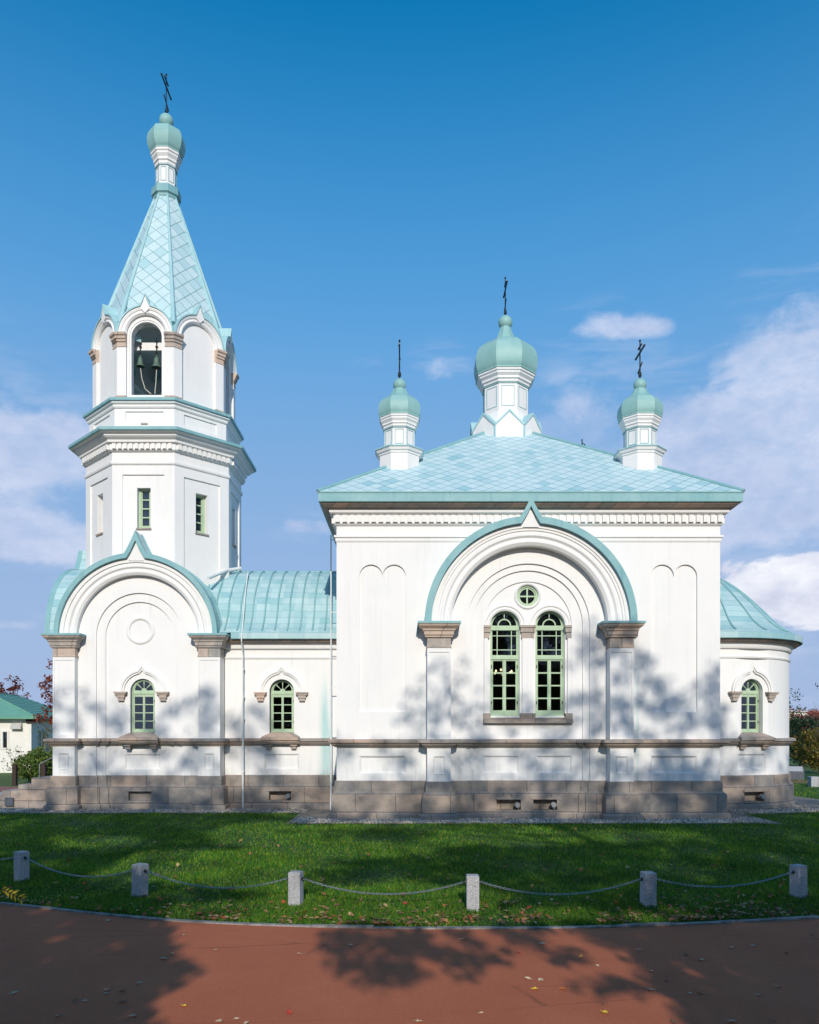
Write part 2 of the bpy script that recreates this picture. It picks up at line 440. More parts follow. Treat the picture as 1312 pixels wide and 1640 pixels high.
class MB:
    def __init__(s):
        s.v, s.f, s.uv, s.mi = [], [], [], []

    def face(s, pts, uv=None, mi=0):
        b = len(s.v)
        s.v += [tuple(p) for p in pts]
        s.f.append(tuple(range(b, b + len(pts))))
        s.uv.append(uv)
        s.mi.append(mi)

    def addf(s, idx, uv=None, mi=0):
        s.f.append(tuple(idx))
        s.uv.append(uv)
        s.mi.append(mi)

    def box(s, fr, u0, u1, d0, d1, z0, z1, mi=0):
        b = len(s.v)
        for z in (z0, z1):
            for u, d in ((u0, d0), (u1, d0), (u1, d1), (u0, d1)):
                s.v.append(fr(u, d, z))
        for q in ((0, 1, 2, 3), (4, 5, 6, 7), (0, 1, 5, 4), (1, 2, 6, 5), (2, 3, 7, 6), (3, 0, 4, 7)):
            s.addf([b + i for i in q], None, mi)

    def plate(s, fr, outer, holes, d0, d1, mi=0, side_mi=None):
        """flat slab cut to an outline with holes, between depths d0 and d1"""
        loops = [outer] + list(holes)
        tri = tessellate_polygon([[Vector((u, z, 0)) for u, z in lp] for lp in loops])
        flat = [p for lp in loops for p in lp]
        n = len(flat)
        b = len(s.v)
        for d in (d0, d1):
            s.v += [fr(u, d, z) for u, z in flat]
        for a, c, e in tri:
            s.addf((b + a, b + c, b + e), None, mi)
            s.addf((b + n + a, b + n + e, b + n + c), None, mi)
        k = 0
        for lp in loops:
            m = len(lp)
            for i in range(m):
                j = (i + 1) % m
                s.addf((b + k + i, b + k + j, b + n + k + j, b + n + k + i), None, mi if side_mi is None else side_mi)
            k += m

    def sweep(s, path, prof, closed=False, loop=True, caps=True, mi=0, uvscale=None):
        """carry a profile of (out, z) along a plan path whose outside lies on its right"""
        n = len(path)
        rings = []
        for i in range(n):
            def nrm(a, c):
                dx, dy = c[0] - a[0], c[1] - a[1]
                L = math.hypot(dx, dy)
                return (dy / L, -dx / L)
            if closed:
                n1, n2 = nrm(path[i - 1], path[i]), nrm(path[i], path[(i + 1) % n])
            else:
                n1 = nrm(path[max(i - 1, 0)], path[max(i, 1)])
                n2 = nrm(path[min(i, n - 2)], path[min(i + 1, n - 1)])
            k = 1 + n1[0] * n2[0] + n1[1] * n2[1]
            mx, my = (n1[0] + n2[0]) / k, (n1[1] + n2[1]) / k
            rings.append([(path[i][0] + mx * d, path[i][1] + my * d, z) for d, z in prof])
        b = len(s.v)
        m = len(prof)
        for r in rings:
            s.v += r
        for i in range(n if closed else n - 1):
            j = (i + 1) % n
            for k in range(m if loop else m - 1):
                l = (k + 1) % m
                s.addf((b + i * m + k, b + j * m + k, b + j * m + l, b + i * m + l), None, mi)
        if not closed and caps and loop:
            s.addf([b + k for k in range(m)], None, mi)
            s.addf([b + (n - 1) * m + k for k in range(m)], None, mi)

    def lathe(s, cx, cy, prof, n=8, phase=None, apothem=True, cap0=True, cap1=True, mi=0, uv=False):
        """n-sided turned solid; profile of (r, z), r measured to the flat sides"""
        if phase is None:
            phase = PI / n
        kk = 1 / math.cos(PI / n) if apothem else 1
        b = len(s.v)
        for r, z in prof:
            for i in range(n):
                a = -PI / 2 + phase + 2 * PI * i / n
                s.v.append((cx + r * kk * math.cos(a), cy + r * kk * math.sin(a), z))
        vl = 0
        tn = math.tan(PI / n)
        for k in range(len(prof) - 1):
            (r0, z0), (r1, z1) = prof[k], prof[k + 1]
            L = math.hypot(r1 - r0, z1 - z0)
            for i in range(n):
                j = (i + 1) % n
                u = None
                if uv:
                    ou = 0.31 * i
                    u = [(ou - r0 * tn, vl), (ou + r0 * tn, vl), (ou + r1 * tn, vl + L), (ou - r1 * tn, vl + L)]
                s.addf((b + k * n + i, b + k * n + j, b + (k + 1) * n + j, b + (k + 1) * n + i), u, mi)
            vl += L
        if cap0:
            s.addf([b + i for i in range(n)][::-1], None, mi)
        if cap1:
            s.addf([b + (len(prof) - 1) * n + i for i in range(n)], None, mi)

    def tube(s, pts, rad, n=6, mi=0, caps=True):
        pts = [Vector(p) for p in pts]
        b = len(s.v)
        rr = rad if hasattr(rad, '__len__') else [rad] * len(pts)
        ref = None
        for i, p in enumerate(pts):
            t = (pts[min(i + 1, len(pts) - 1)] - pts[max(i - 1, 0)]).normalized()
            if ref is None:
                ref = Vector((0, 0, 1)) if abs(t.z) < 0.9 else Vector((1, 0, 0))
            x = t.cross(ref)
            if x.length < 1e-5:
                x = t.orthogonal()
            x.normalize()
            y = t.cross(x)
            ref = -y if ref.dot(-y) > 0 else y
            x = t.cross(ref).normalized()
            y = t.cross(x)
            for k in range(n):
                a = 2 * PI * k / n
                s.v.append(tuple(p + (x * math.cos(a) + y * math.sin(a)) * rr[i]))
        for i in range(len(pts) - 1):
            for k in range(n):
                l = (k + 1) % n
                s.addf((b + i * n + k, b + i * n + l, b + (i + 1) * n + l, b + (i + 1) * n + k), None, mi)
        if caps:
            s.addf([b + k for k in range(n)], None, mi)
            s.addf([b + (len(pts) - 1) * n + k for k in range(n)], None, mi)

    def arcsweep(s, fr, cu, cz, prof, a0=0.0, a1=PI, n=40, mi=0):
        """carry a moulding of (radius, d) round an arch"""
        b = len(s.v)
        m = len(prof)
        for i in range(n + 1):
            a = a0 + (a1 - a0) * i / n
            for r, d in prof:
                s.v.append(fr(cu + r * math.cos(a), d, cz + r * math.sin(a)))
        for i in range(n):
            for k in range(m):
                l = (k + 1) % m
                s.addf((b + i * m + k, b + (i + 1) * m + k, b + (i + 1) * m + l, b + i * m + l), None, mi)
        s.addf([b + k for k in range(m)], None, mi)
        s.addf([b + n * m + k for k in range(m)], None, mi)

    def sphere(s, c, r, n=16, m=10, mi=0, squash=1.0):
        prof = [(max(1e-4, r * math.sin(PI * k / m)), c[2] - r * squash * math.cos(PI * k / m)) for k in range(m + 1)]
        s.lathe(c[0], c[1], prof, n, 0, False, True, True, mi)

    def build(s, name, mats, parent=None, smooth=False, cut=None, recalc=True, bevel=0.0):
        me = bpy.data.meshes.new(name)
        me.from_pydata(s.v, [], s.f)
        if any(u is not None for u in s.uv):
            lay = me.uv_layers.new(name='UVMap')
            li = 0
            for f, u in zip(s.f, s.uv):
                for k in range(len(f)):
                    lay.data[li].uv = u[k] if u else (0, 0)
                    li += 1
        mats = mats if isinstance(mats, (list, tuple)) else [mats]
        for m in mats:
            me.materials.append(m)
        if len(mats) > 1:
            pass
        if recalc:
            bm = bmesh.new()
            bm.from_mesh(me)
            bmesh.ops.recalc_face_normals(bm, faces=bm.faces)
            bm.to_mesh(me)
            bm.free()
        if smooth:
            me.polygons.foreach_set('use_smooth', [True] * len(me.polygons))
            if smooth != 'all':
                me.set_sharp_from_angle(angle=R(35))
        o = bpy.data.objects.new(name, me)
        COL.objects.link(o)
        if parent:
            o.parent = parent
        if cut is not None:
            c = cut.build('cutter', mats[0])
            md = o.modifiers.new('cut', 'BOOLEAN')
            md.operation = 'DIFFERENCE'
            md.solver = 'EXACT'
            md.use_self = True
            md.object = c
            dg = bpy.context.evaluated_depsgraph_get()
            dg.update()
            nm = bpy.data.meshes.new_from_object(o.evaluated_get(dg))
            o.modifiers.clear()
            old = o.data
            o.data = nm
            nm.name = name
            bpy.data.meshes.remove(old)
            cm = c.data
            bpy.data.objects.remove(c)
            bpy.data.meshes.remove(cm)
        if bevel:
            md = o.modifiers.new('bevel', 'BEVEL')
            md.width = bevel
            md.segments = 2
            md.limit_method = 'ANGLE'
            md.angle_limit = R(40)
        return o


def empty(name, loc=(0, 0, 0), rz=0.0):
    o = bpy.data.objects.new(name, None)
    o.location = loc
    o.rotation_euler = (0, 0, rz)
    o.empty_display_size = 0.3
    COL.objects.link(o)
    return o


def tag(o, label=None, cat=None, group=None, kind=None):
    for k, v in (('label', label), ('category', cat), ('group', group), ('kind', kind)):
        if v:
            o[k] = v
    return o


def copy_tree(o, parent=None):
    c = o.copy()
    COL.objects.link(c)
    if parent:
        c.parent = parent
    for ch in o.children:
        copy_tree(ch, c)
    return c


def arch(r, cu, cz, zb, n=28):
    """outline of an arched opening: half width r, spring height cz, bottom zb"""
    return [(cu - r, zb), (cu + r, zb)] + [(cu + r * math.cos(PI * i / n), cz + r * math.sin(PI * i / n)) for i in range(n + 1)]


def circle(r, cu, cz, n=32):
    return [(cu + r * math.cos(2 * PI * i / n), cz + r * math.sin(2 * PI * i / n)) for i in range(n)]


def rect(u0, u1, z0, z1):
    return [(u0, z0), (u1, z0), (u1, z1), (u0, z1)]


def ogee(r, tip, tw, cu, cz, n=44):
    """half circle with a pointed spike on its crown, right spring to left"""
    a0 = math.acos(tw / r)
    za = math.sqrt(r * r - tw * tw)
    right = [(r * math.cos(a0 * i / n), r * math.sin(a0 * i / n)) for i in range(n + 1)]
    spike = []
    for i in range(1, 7):
        k = i / 6
        x = tw * (1 - k)
        z = za + (tip - za) * (0.78 * k + 0.22 * k * k)
        spike.append((x, z))
    pts = right + spike
    pts += [(-x, z) for x, z in (right + spike[:-1])[::-1]]
    return [(cu + x, cz + z) for x, z in pts]


def rot_band(o_pts, i_pts):
    return o_pts + i_pts[::-1]


# ------------------------------------------------------------------ the church
MX = 3.42                       # centre of the main block
XL, XR, YB = -2.1, 8.94, 11.05  # main block walls
TX, TY = -8.68, 5.53            # tower axis
church = empty('church', (0, 0, 0))
tag(church, 'white church with verdigris copper roofs, green onion domes and a tall octagonal bell tower', 'church')
F0 = Fr(MX, 0.0)                # main front
ZS = 5.57                       # arch springing height


def pane(fr, outline, d, name='pane', parent=None):
    b = MB()
    b.plate(fr, outline, [], d - 0.012, d)
    return b.build(name, M['glass'], parent)


def sector(cu, cz, r0, r1, a0, a1, n=8):
    o = [(cu + r1 * math.cos(a0 + (a1 - a0) * i / n), cz + r1 * math.sin(a0 + (a1 - a0) * i / n)) for i in range(n + 1)]
    if r0 < 1e-3:
        return o + [(cu, cz)]
    return o + [(cu + r0 * math.cos(a1 + (a0 - a1) * i / n), cz + r0 * math.sin(a1 + (a0 - a1) * i / n)) for i in range(n + 1)]


def small_window(fr, cu, z0=2.47, zs=3.83, w=0.74, d=-0.2, label=None):
    """round headed casement: eight panes below a four part fanlight"""
    h = w / 2
    t = 0.07
    holes = []
    zt = zs - 0.10
    rows = [z0 + 0.10 + (zt - 0.06 - z0 - 0.10) * i / 4 for i in range(5)]
    for i in range(4):
        for s in (-1, 1):
            a, b = sorted((s * 0.035, s * (h - t)))
            holes.append(rect(cu + a, cu + b, rows[i] + 0.015, rows[i + 1] - 0.015))
    for k in range(4):
        a0, a1 = PI * k / 4, PI * (k + 1) / 4
        g = 0.055
        holes.append(sector(cu, zs + 0.02, 0.085, h - t, a0 + g, a1 - g, 6))
    b = MB()
    b.plate(fr, arch(h, cu, zs, z0), holes, d - 0.06, d)
    b.plate(fr, arch(h, cu, zs, z0), [arch(h - 0.035, cu, zs, z0 + 0.045)], d, d + 0.03)
    b.box(fr, cu - h + 0.035, cu + h - 0.035, d, d + 0.025, zs - 0.085, zs - 0.02)
    b.box(fr, cu - 0.014, cu + 0.014, d, d + 0.015, z0 + 0.06, zs - 0.09)
    w_ = b.build('window', M['green'], church)
    pane(fr, arch(h - 0.03, cu, zs, z0 + 0.03), d - 0.025, 'pane', w_)
    for zz in (z0 + 0.3, zs - 0.35):
        hb = MB()
        hb.box(fr, cu + h - 0.03, cu + h - 0.012, d + 0.03, d + 0.045, zz, zz + 0.07)
        hb.build('hinge', M['iron'], w_)
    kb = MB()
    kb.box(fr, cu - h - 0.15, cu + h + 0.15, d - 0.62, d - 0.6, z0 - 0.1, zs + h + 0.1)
    kb.build('dark_backing', M['dark'], w_)  # dark panel added behind the panes, standing for the unlit room
    return w_


def hood(fr, cu, zs=3.79, r=0.76, tip=0.94):
    """pointed ogee hood mould over a small window, on two little stone caps"""
    b = MB()
    lo = ogee(r, tip, 0.15, cu, zs)
    li = ogee(r - 0.17, tip - 0.26, 0.11, cu, zs)
    b.plate(fr, rot_band(lo, li), [], -0.02, 0.06)
    lo2 = ogee(r - 0.045, tip - 0.07, 0.14, cu, zs)
    li2 = ogee(r - 0.115, tip - 0.17, 0.12, cu, zs)
    b.plate(fr, rot_band(lo2, li2), [], 0.06, 0.10)
    hm = b.build('hood_mould', M['plaster'], church)
    for s in (-1, 1):
        c = MB()
        uc = cu + s * (r - 0.085)
        for (hw, dd, z0, z1) in ((0.20, 0.19, zs - 0.055, zs), (0.17, 0.16, zs - 0.10, zs - 0.055), (0.125, 0.13, zs - 0.20, zs - 0.10), (0.095, 0.10, zs - 0.30, zs - 0.20)):
            c.box(fr, uc - hw, uc + hw, -0.02, dd, z0, z1)
        c.build('corbel', M['cap_stone'], hm, bevel=0.008)
    # inner ring round the opening
    return hm


def window_sill(fr, cu, parent, hw=0.50, zt=2.47, lip=0.33):
    b = MB()
    prof = [(-0.25, zt), (-0.02, zt - 0.005), (0.20, zt - 0.14), (lip, zt - 0.17), (lip, zt - 0.25), (lip - 0.06, zt - 0.28), (lip - 0.06, zt - 0.33), (lip - 0.12, zt - 0.38), (-0.05, zt - 0.38)]
    for u0, u1 in ((cu - hw, cu + hw),):
        p0 = len(b.v)
        m = len(prof)
        for u in (u0 - 0.12, u1 + 0.12):
            for d, z in prof:
                uu = u
                if d < 0.1:
                    uu = cu + (u - cu) * (0.37 if d < 0 else 0.62) / 0.62
                b.v.append(fr(uu, d, z))
        for k in range(m):
            l = (k + 1) % m
            b.addf((p0 + k, p0 + m + k, p0 + m + l, p0 + l))
        b.addf([p0 + k for k in range(m)])
        b.addf([p0 + m + k for k in range(m)])
    for s in (-1, 1):
        uc = cu + s * (hw - 0.09)
        b.box(fr, uc - 0.11, uc + 0.11, -0.03, 0.17, zt - 0.44, zt - 0.378)
        b.box(fr, uc - 0.08, uc + 0.08, -0.03, 0.12, zt - 0.54, zt - 0.44)
    return b.build('sill', M['stone_trim'], parent, bevel=0.006)


def recess_frame(b, fr, u0, u1, z0, z1, d=0.0):
    """bevelled rim set inside a panel so that it reads as a moulded sinking"""
    w = 0.05
    i0 = len(b.v)
    for (a, c, e, g, dd) in ((u0, u1, z0, z1, d - 0.004), (u0 + w, u1 - w, z0 + w, z1 - w, d - 0.055)):
        for u, z in rect(a, c, e, g):
            b.v.append(fr(u, dd, z))
    for k in range(4):
        l = (k + 1) % 4
        b.addf((i0 + k, i0 + l, i0 + 4 + l, i0 + 4 + k))


# ---- main block: front wall in layers, with its sunk panels, arch steps and windows
def heart(u0, u1, z0, z1):
    r = (u1 - u0) / 4
    zc = z1 - r
    pts = [(u0, z0), (u1, z0)]
    for c in (u1 - r, u0 + r):
        pts += [(c + r * math.cos(PI * i / 14), zc + r * math.sin(PI * i / 14)) for i in range(15 if c == u0 + r else 14)]
    return pts


hx0, hx1 = XL - MX, XR - MX
H1, H2 = 1.77, 1.58
ZP = 1.09                       # plinth top
ZC = 8.90                       # wall top
panels_main = [rect(-4.86, -3.53, 1.30, 1.80), rect(3.53, 4.86, 1.30, 1.80)]
hearts = [heart(-4.86, -3.53, 3.07, 7.31), heart(3.53, 4.86, 3.07, 7.31)]
b = MB()
notch = [(hx0, ZP - 0.1), (-H1, ZP - 0.1)] + [(H1 * math.cos(PI - PI * i / 40), ZS + H1 * math.sin(PI * i / 40)) for i in range(41)] + [(H1, ZP - 0.1), (hx1, ZP - 0.1), (hx1, ZC), (hx0, ZC)]
b.plate(F0, notch, panels_main + hearts, -0.06, 0.0)
notch2 = [(hx0, ZP - 0.1), (-H2, ZP - 0.1)] + [(H2 * math.cos(PI - PI * i / 40), ZS + H2 * math.sin(PI * i / 40)) for i in range(41)] + [(H2, ZP - 0.1), (hx1, ZP - 0.1), (hx1, ZC), (hx0, ZC)]
b.plate(F0, notch2, [], -0.12, -0.063)
mid_panels = [rect(-1.28, -0.26, 1.30, 1.80), rect(0.26, 1.28, 1.30, 1.80)]
full = rect(hx0, hx1, ZP - 0.1, ZC)
b.plate(F0, full, [arch(1.27, 0, ZS, 2.74)] + mid_panels, -0.17, -0.123)
WU = 0.655
wh = [arch(0.425, -WU, ZS, 2.95), arch(0.425, WU, ZS, 2.95), circle(0.31, 0, 6.43)]
b.plate(F0, full, wh, -0.50, -0.173)
for (u0, u1, z0, z1) in ((-4.86, -3.53, 1.30, 1.80), (3.53, 4.86, 1.30, 1.80)):
    recess_frame(b, F0, u0, u1, z0, z1)
for (u0, u1) in ((-1.28, -0.26), (0.26, 1.28)):
    recess_frame(b, F0, u0, u1, 1.30, 1.80, -0.123)
# side and back walls
b.box(Fr(0, 0), XL, XL + 0.5, -YB, -0.50, ZP - 0.1, ZC)
b.box(Fr(0, 0), XR - 0.5, XR, -YB, -0.50, ZP - 0.1, ZC)
b.box(Fr(0, 0), XL + 0.5, XR - 0.5, -YB, -YB + 0.5, ZP - 0.1, ZC)
main_wall = b.build('main_wall', M['plaster'], church)
for z0_, nm_ in ((1.0, 'hall_floor'), (8.6, 'hall_ceiling')):
    b = MB()
    b.box(Fr(0, 0), XL + 0.3, XR - 0.3, -YB + 0.3, -0.5, z0_, z0_ + 0.11)
    b.build(nm_, M['dark'], church)

# pilasters with their panels
for s in (-1, 1):
    b = MB()
    u0, u1 = sorted((s * 2.25, s * 2.92))
    b.plate(F0, rect(u0, u1, ZP - 0.1, ZS - 0.69), [rect(u0 + .17, u1 - .17, 1.30, 1.80), rect(u0 + .05, u1 - .05, 2.42, ZS - 0.82)], 0.375, 0.40)
    b.box(F0, u0, u1, -0.03, 0.374, ZP - 0.1, ZS - 0.69)
    recess_frame(b, F0, u0 + .17, u1 - .17, 1.30, 1.80, 0.42)
    pil = b.build('pilaster', M['plaster'], church)
    b = MB()
    cap = [(-0.1, ZS - 0.70), (0.02, ZS - 0.70), (0.02, ZS - 0.66), (0.003, ZS - 0.655), (0.003, ZS - 0.42), (0.05, ZS - 0.41), (0.05, ZS - 0.37), (0.085, ZS - 0.33), (0.085, ZS - 0.24), (0.12, ZS - 0.22), (0.13, ZS - 0.17), (0.22, ZS - 0.10), (0.24, ZS - 0.06), (0.24, ZS - 0.035), (-0.1, ZS - 0.035)]
    pth = [(MX + u0, 0.02), (MX + u0, -0.40), (MX + u1, -0.40), (MX + u1, 0.02)]
    b.sweep(pth, cap)
    b.box(F0, u0 + 0.05, u1 - 0.05, 0.0, 0.35, ZS - 0.70, ZS - 0.036)
    cp = b.build('capital', M['cap_stone'], church, bevel=0.006)
    b = MB()
    b.box(F0, u0 - 0.27, u1 + 0.27, -0.02, 0.67, ZS - 0.034, ZS + 0.03)
    b.box(F0, u0 - 0.28, u0 - 0.245, -0.02, 0.05, ZS - 0.26, ZS - 0.034)
    b.build('cap_flashing', M['copper'], cp)

# the big ogee arch
b = MB()
b.arcsweep(F0, 0, ZS, [(2.22, -0.03), (2.22, 0.30), (2.30, 0.36), (2.34, 0.36), (2.36, 0.33), (2.42, 0.33), (2.48, 0.39), (2.54, 0.39), (2.56, 0.36), (2.60, 0.36), (2.62, 0.40), (2.70, 0.40), (2.70, -0.03)], n=64)
b.plate(F0, rot_band(ogee(2.80, 3.27, 0.27, 0, ZS), [(2.69 * math.cos(PI * i / 60), ZS + 2.69 * math.sin(PI * i / 60)) for i in range(61)]), [], -0.03, 0.43)
b.plate(F0, [(-0.23, ZS + 2.70), (0.23, ZS + 2.70), (0.03, ZS + 3.16), (-0.03, ZS + 3.16)], [], 0.43, 0.46)
b.build('arch_moulding', M['plaster'], church)
b = MB()
b.plate(F0, rot_band(ogee(2.99, 3.55, 0.31, 0, ZS), ogee(2.80, 3.27, 0.27, 0, ZS)), [], -0.03, 0.56)
b.build('arch_flashing', M['copper'], church)

# twin window group
b = MB()
for s in (-1, 1):
    b.arcsweep(F0, s * WU, ZS, [(0.43, -0.18), (0.43, -0.14), (0.48, -0.115), (0.50, -0.13), (0.53, -0.13), (0.56, -0.10), (0.60, -0.10), (0.60, -0.18)], n=32)
b.arcsweep(F0, 0, 6.43, [(0.315, -0.18), (0.315, -0.14), (0.35, -0.115), (0.38, -0.14), (0.40, -0.18)], 0, 2 * PI, n=40)
b.build('window_surround', M['plaster'], main_wall)
for u0, u1 in ((-0.19, 0.19), (-1.265, -1.10), (1.10, 1.265)):
    b = MB()
    for hw, dd, z0, z1 in ((0.04, -0.02, 5.50, 5.57), (0.02, -0.05, 5.37, 5.50), (-0.005, -0.085, 5.20, 5.37)):
        a, c = (u0 - hw, u1 + hw) if u0 == -0.19 else ((u0, u1 + hw) if u0 < 0 else (u0 - hw, u1))
        b.box(F0, a, c, -0.19, dd, z0, z1)
    b.build('impost', M['cap_stone'], main_wall, bevel=0.006)
for u0, u1 in ((-0.16, 0.16), (-1.262, -1.15), (1.15, 1.262)):
    b = MB()
    b.box(F0, u0, u1, -0.19, -0.095, 3.02, 5.205)
    b.build('colonnette', M['plaster'], main_wall)
b = MB()
b.box(F0, -1.29, 1.29, -0.45, 0.02, 2.74, 2.86)
for u0, u1 in ((-0.22, 0.22), (-1.29, -1.08), (1.08, 1.29)):
    b.box(F0, u0, u1, -0.30, -0.05, 2.862, 3.03)
for u0, u1 in ((-1.08, -0.22), (0.22, 1.08)):
    b.face([F0(u0, -0.04, 2.87), F0(u1, -0.04, 2.87), F0(u1, -0.36, 2.96), F0(u0, -0.36, 2.96)])
b.build('sill', M['stone_trim'], main_wall, bevel=0.006)

for s in (-1, 1):
    cu, h, t, d = s * WU, 0.425, 0.075, -0.32
    holes = []
    z0 = 2.95
    rows = [3.10 + (4.58 - 3.10) * i / 4 for i in range(5)]
    for i in range(4):
        for q in (-1, 1):
            a, c = sorted((q * 0.05, q * (h - t - 0.02)))
            holes.append(rect(cu + a, cu + c, rows[i] + 0.02, rows[i + 1] - 0.02))
    xs = [-h + t, -h + t + 0.13, -h + t + 0.155, h - t - 0.155, h - t - 0.13, h - t]
    zz = [4.73, 4.87, 4.895, 5.28, 5.305, 5.44]
    for a, c in ((0, 1), (2, 3), (4, 5)):
        for e, g in ((0, 1), (2, 3), (4, 5)):
            holes.append(rect(cu + xs[a], cu + xs[c], zz[e], zz[g]))
    zf = ZS + 0.0
    holes.append([(cu + 0.165 * math.cos(PI * i / 12), zf + 0.02 + 0.165 * math.sin(PI * i / 12)) for i in range(13)])
    holes.append(sector(cu, zf + 0.02, 0.20, h - t, 0.0, PI / 2 - 0.04, 10))
    holes.append(sector(cu, zf + 0.02, 0.20, h - t, PI / 2 + 0.04, PI, 10))
    b = MB()
    b.plate(F0, arch(h, cu, ZS, z0), holes, d - 0.06, d)
    b.plate(F0, arch(h, cu, ZS, z0), [arch(h - 0.035, cu, ZS, z0 + 0.05)], d, d + 0.035)
    b.box(F0, cu - h + 0.035, cu + h - 0.035, d, d + 0.04, 4.60, 4.68)
    b.box(F0, cu - h + 0.035, cu + h - 0.035, d, d + 0.04, 5.45, 5.56)
    b.box(F0, cu - 0.018, cu + 0.018, d, d + 0.018, 3.02, 4.59)
    w_ = b.build('window', M['green'], church)
    pane(F0, arch(h - 0.03, cu, ZS, z0 + 0.03), d - 0.03, 'pane', w_)
    kb = MB()
    kb.plate(F0, arch(0.43, cu, ZS - 0.02, ZS - 0.05, 16), [], d - 0.12, d - 0.10)
    kb.build('fanlight_backing', M['grey_paint'], w_)  # grey panel added behind the fanlight to lighten its panes
    for z in (3.3, 4.35):
        for q in (-1, 1):
            hb = MB()
            hb.box(F0, cu + q * (h - 0.05) - 0.012, cu + q * (h - 0.05) + 0.012, d + 0.035, d + 0.05, z, z + 0.09)
            hb.build('hinge', M['iron'], w_)
b = MB()
cz, rr_, d = 6.43, 0.31, -0.24
holes = []
for k in range(4):
    a0 = PI / 2 * k
    g = 0.10
    pts = []
    for i in range(9):
        a = a0 + g + (PI / 2 - 2 * g) * i / 8
        pts.append((0.215 * math.cos(a), cz + 0.215 * math.sin(a)))
    pts.append((0.03 * math.cos(a0 + PI / 4), cz + 0.03 * math.sin(a0 + PI / 4)))
    holes.append(pts)
b.plate(F0, circle(rr_, 0, cz), holes, d - 0.05, d)
b.plate(F0, circle(rr_, 0, cz), [circle(0.26, 0, cz)], d, d + 0.035)
w_ = b.build('round_window', M['green'], church)
pane(F0, circle(0.27, 0, cz, 24), d - 0.025, 'pane', w_)
kb = MB()
kb.plate(F0, circle(0.30, 0, cz, 24), [], d - 0.12, d - 0.10)
kb.build('round_backing', M['grey_paint'], w_)  # added grey panel that lightens the round window's panes

# ---- plans of the bands that run round each block
main_path = [(XL, YB), (XL, 0), (MX - 2.92, 0), (MX - 2.92, -.40), (MX - 2.25, -.40), (MX - 2.25, 0), (MX - H1, 0), (MX - H1, .06), (MX - H2, .06), (MX - H2, .12),
             (MX + H2, .12), (MX + H2, .06), (MX + H1, .06), (MX + H1, 0), (MX + 2.25, 0), (MX + 2.25, -.40), (MX + 2.92, -.40), (MX + 2.92, 0), (XR, 0), (XR, YB)]
TW, TD, WD = 2.66, 3.13, 0.26   # tower base: half width, half depth, wall set back behind the pilasters
yf = TY - TD
T1, T2 = 1.38, 1.10
tower_path = [(TX - TW, TY + TD), (TX - TW, yf), (TX - 1.96, yf), (TX - 1.96, yf + WD), (TX - T1, yf + WD), (TX - T1, yf + WD + .06), (TX - T2, yf + WD + .06), (TX - T2, yf + WD + .12),
              (TX + T2, yf + WD + .12), (TX + T2, yf + WD + .06), (TX + T1, yf + WD + .06), (TX + T1, yf + WD), (TX + 1.96, yf + WD), (TX + 1.96, yf), (TX + TW, yf), (TX + TW, TY + TD)]
YN = 3.0
nave_path = [(TX + TW - 0.1, YN), (XL + 0.1, YN)]
AX, AR = 10.40, 2.85
apse_path = [(XR - 0.1, TY - AR)] + [(AX + AR * math.sin(a), TY - AR * math.cos(a)) for a in [PI * i / 48 for i in range(49)]] + [(XR - 0.1, TY + AR)]
PL = [(-0.3, ZP), (0.035, ZP), (0.055, ZP - 0.02), (0.055, ZP - 0.30), (0.13, ZP - 0.38), (0.145, ZP - 0.40), (0.145, 0.20), (0.20, 0.155), (0.215, 0.14), (0.215, -0.10), (-0.3, -0.10)]
ST = [(-0.06, 2.28), (0.12, 2.285), (0.205, 2.26), (0.21, 2.185), (0.16, 2.165), (0.15, 2.13), (0.10, 2.085), (0.06, 2.075), (0.06, 2.055), (-0.06, 2.055)]


def vent_cut(fr, u0, u1, z0=0.245, z1=0.55, dep=0.29):
    c = MB()
    c.box(fr, u0, u1, -0.14, 0.4, z0, z1)
    return c


def vent_fit(fr, u0, u1, pipe=True, parent=None, z0=0.245, z1=0.55):
    b = MB()
    b.box(fr, u0 - 0.05, u1 + 0.05, 0.14, 0.175, z1, z1 + 0.05)
    b.box(fr, u0 - 0.03, u1 + 0.03, 0.14, 0.165, z0 - 0.045, z0)
    v = b.build('vent_frame', M['stone_trim'], parent)
    if pipe:
        p = MB()
        c = fr(u1 - 0.10, 0.0, z0 + 0.15)
        e = fr(u1 - 0.10, 0.20, z0 + 0.15)
        e2 = fr(u1 - 0.10, 0.24, z0 + 0.15)
        p.tube([fr(u1 - 0.10, -0.1, z0 + 0.15), e], 0.05, 12)
        p.tube([e, e2], 0.075, 12)
        p.tube([fr(u1 - 0.10, 0.08, z0 + 0.15), fr(u1 - 0.10, 0.12, z0 + 0.15)], 0.08, 12)
        p.build('pipe', M['chain'], v, True)


cut = MB()
FV = Fr(MX, 0.12)
for u0, u1 in ((-0.92, -0.22), (0.14, 0.82)):
    cut.box(FV, u0, u1, -0.14, 0.5, 0.245, 0.55)
b = MB()
b.sweep(main_path, PL, closed=True)
pl_main = b.build('plinth', M['stone'], church, cut=cut)
for u0, u1 in ((-0.92, -0.22), (0.14, 0.82)):
    vent_fit(FV, u0, u1, True, pl_main)
cut = MB()
FT = Fr(TX, yf + WD + 0.12)
cut.box(FT, -0.34, 0.40, -0.02, 0.5, 0.28, 0.58)
b = MB()
b.sweep(tower_path, PL, closed=True)
pl_t = b.build('plinth', M['stone'], church, cut=cut)
vent_fit(FT, -0.34, 0.40, False, pl_t, 0.28, 0.58)
FN = Fr(-4.16, YN)
cut = MB()
cut.box(FN, -0.38, 0.33, -0.14, 0.5, 0.27, 0.57)
b = MB()
b.sweep(nave_path, PL)
pl_n = b.build('plinth', M['stone'], church, cut=cut)
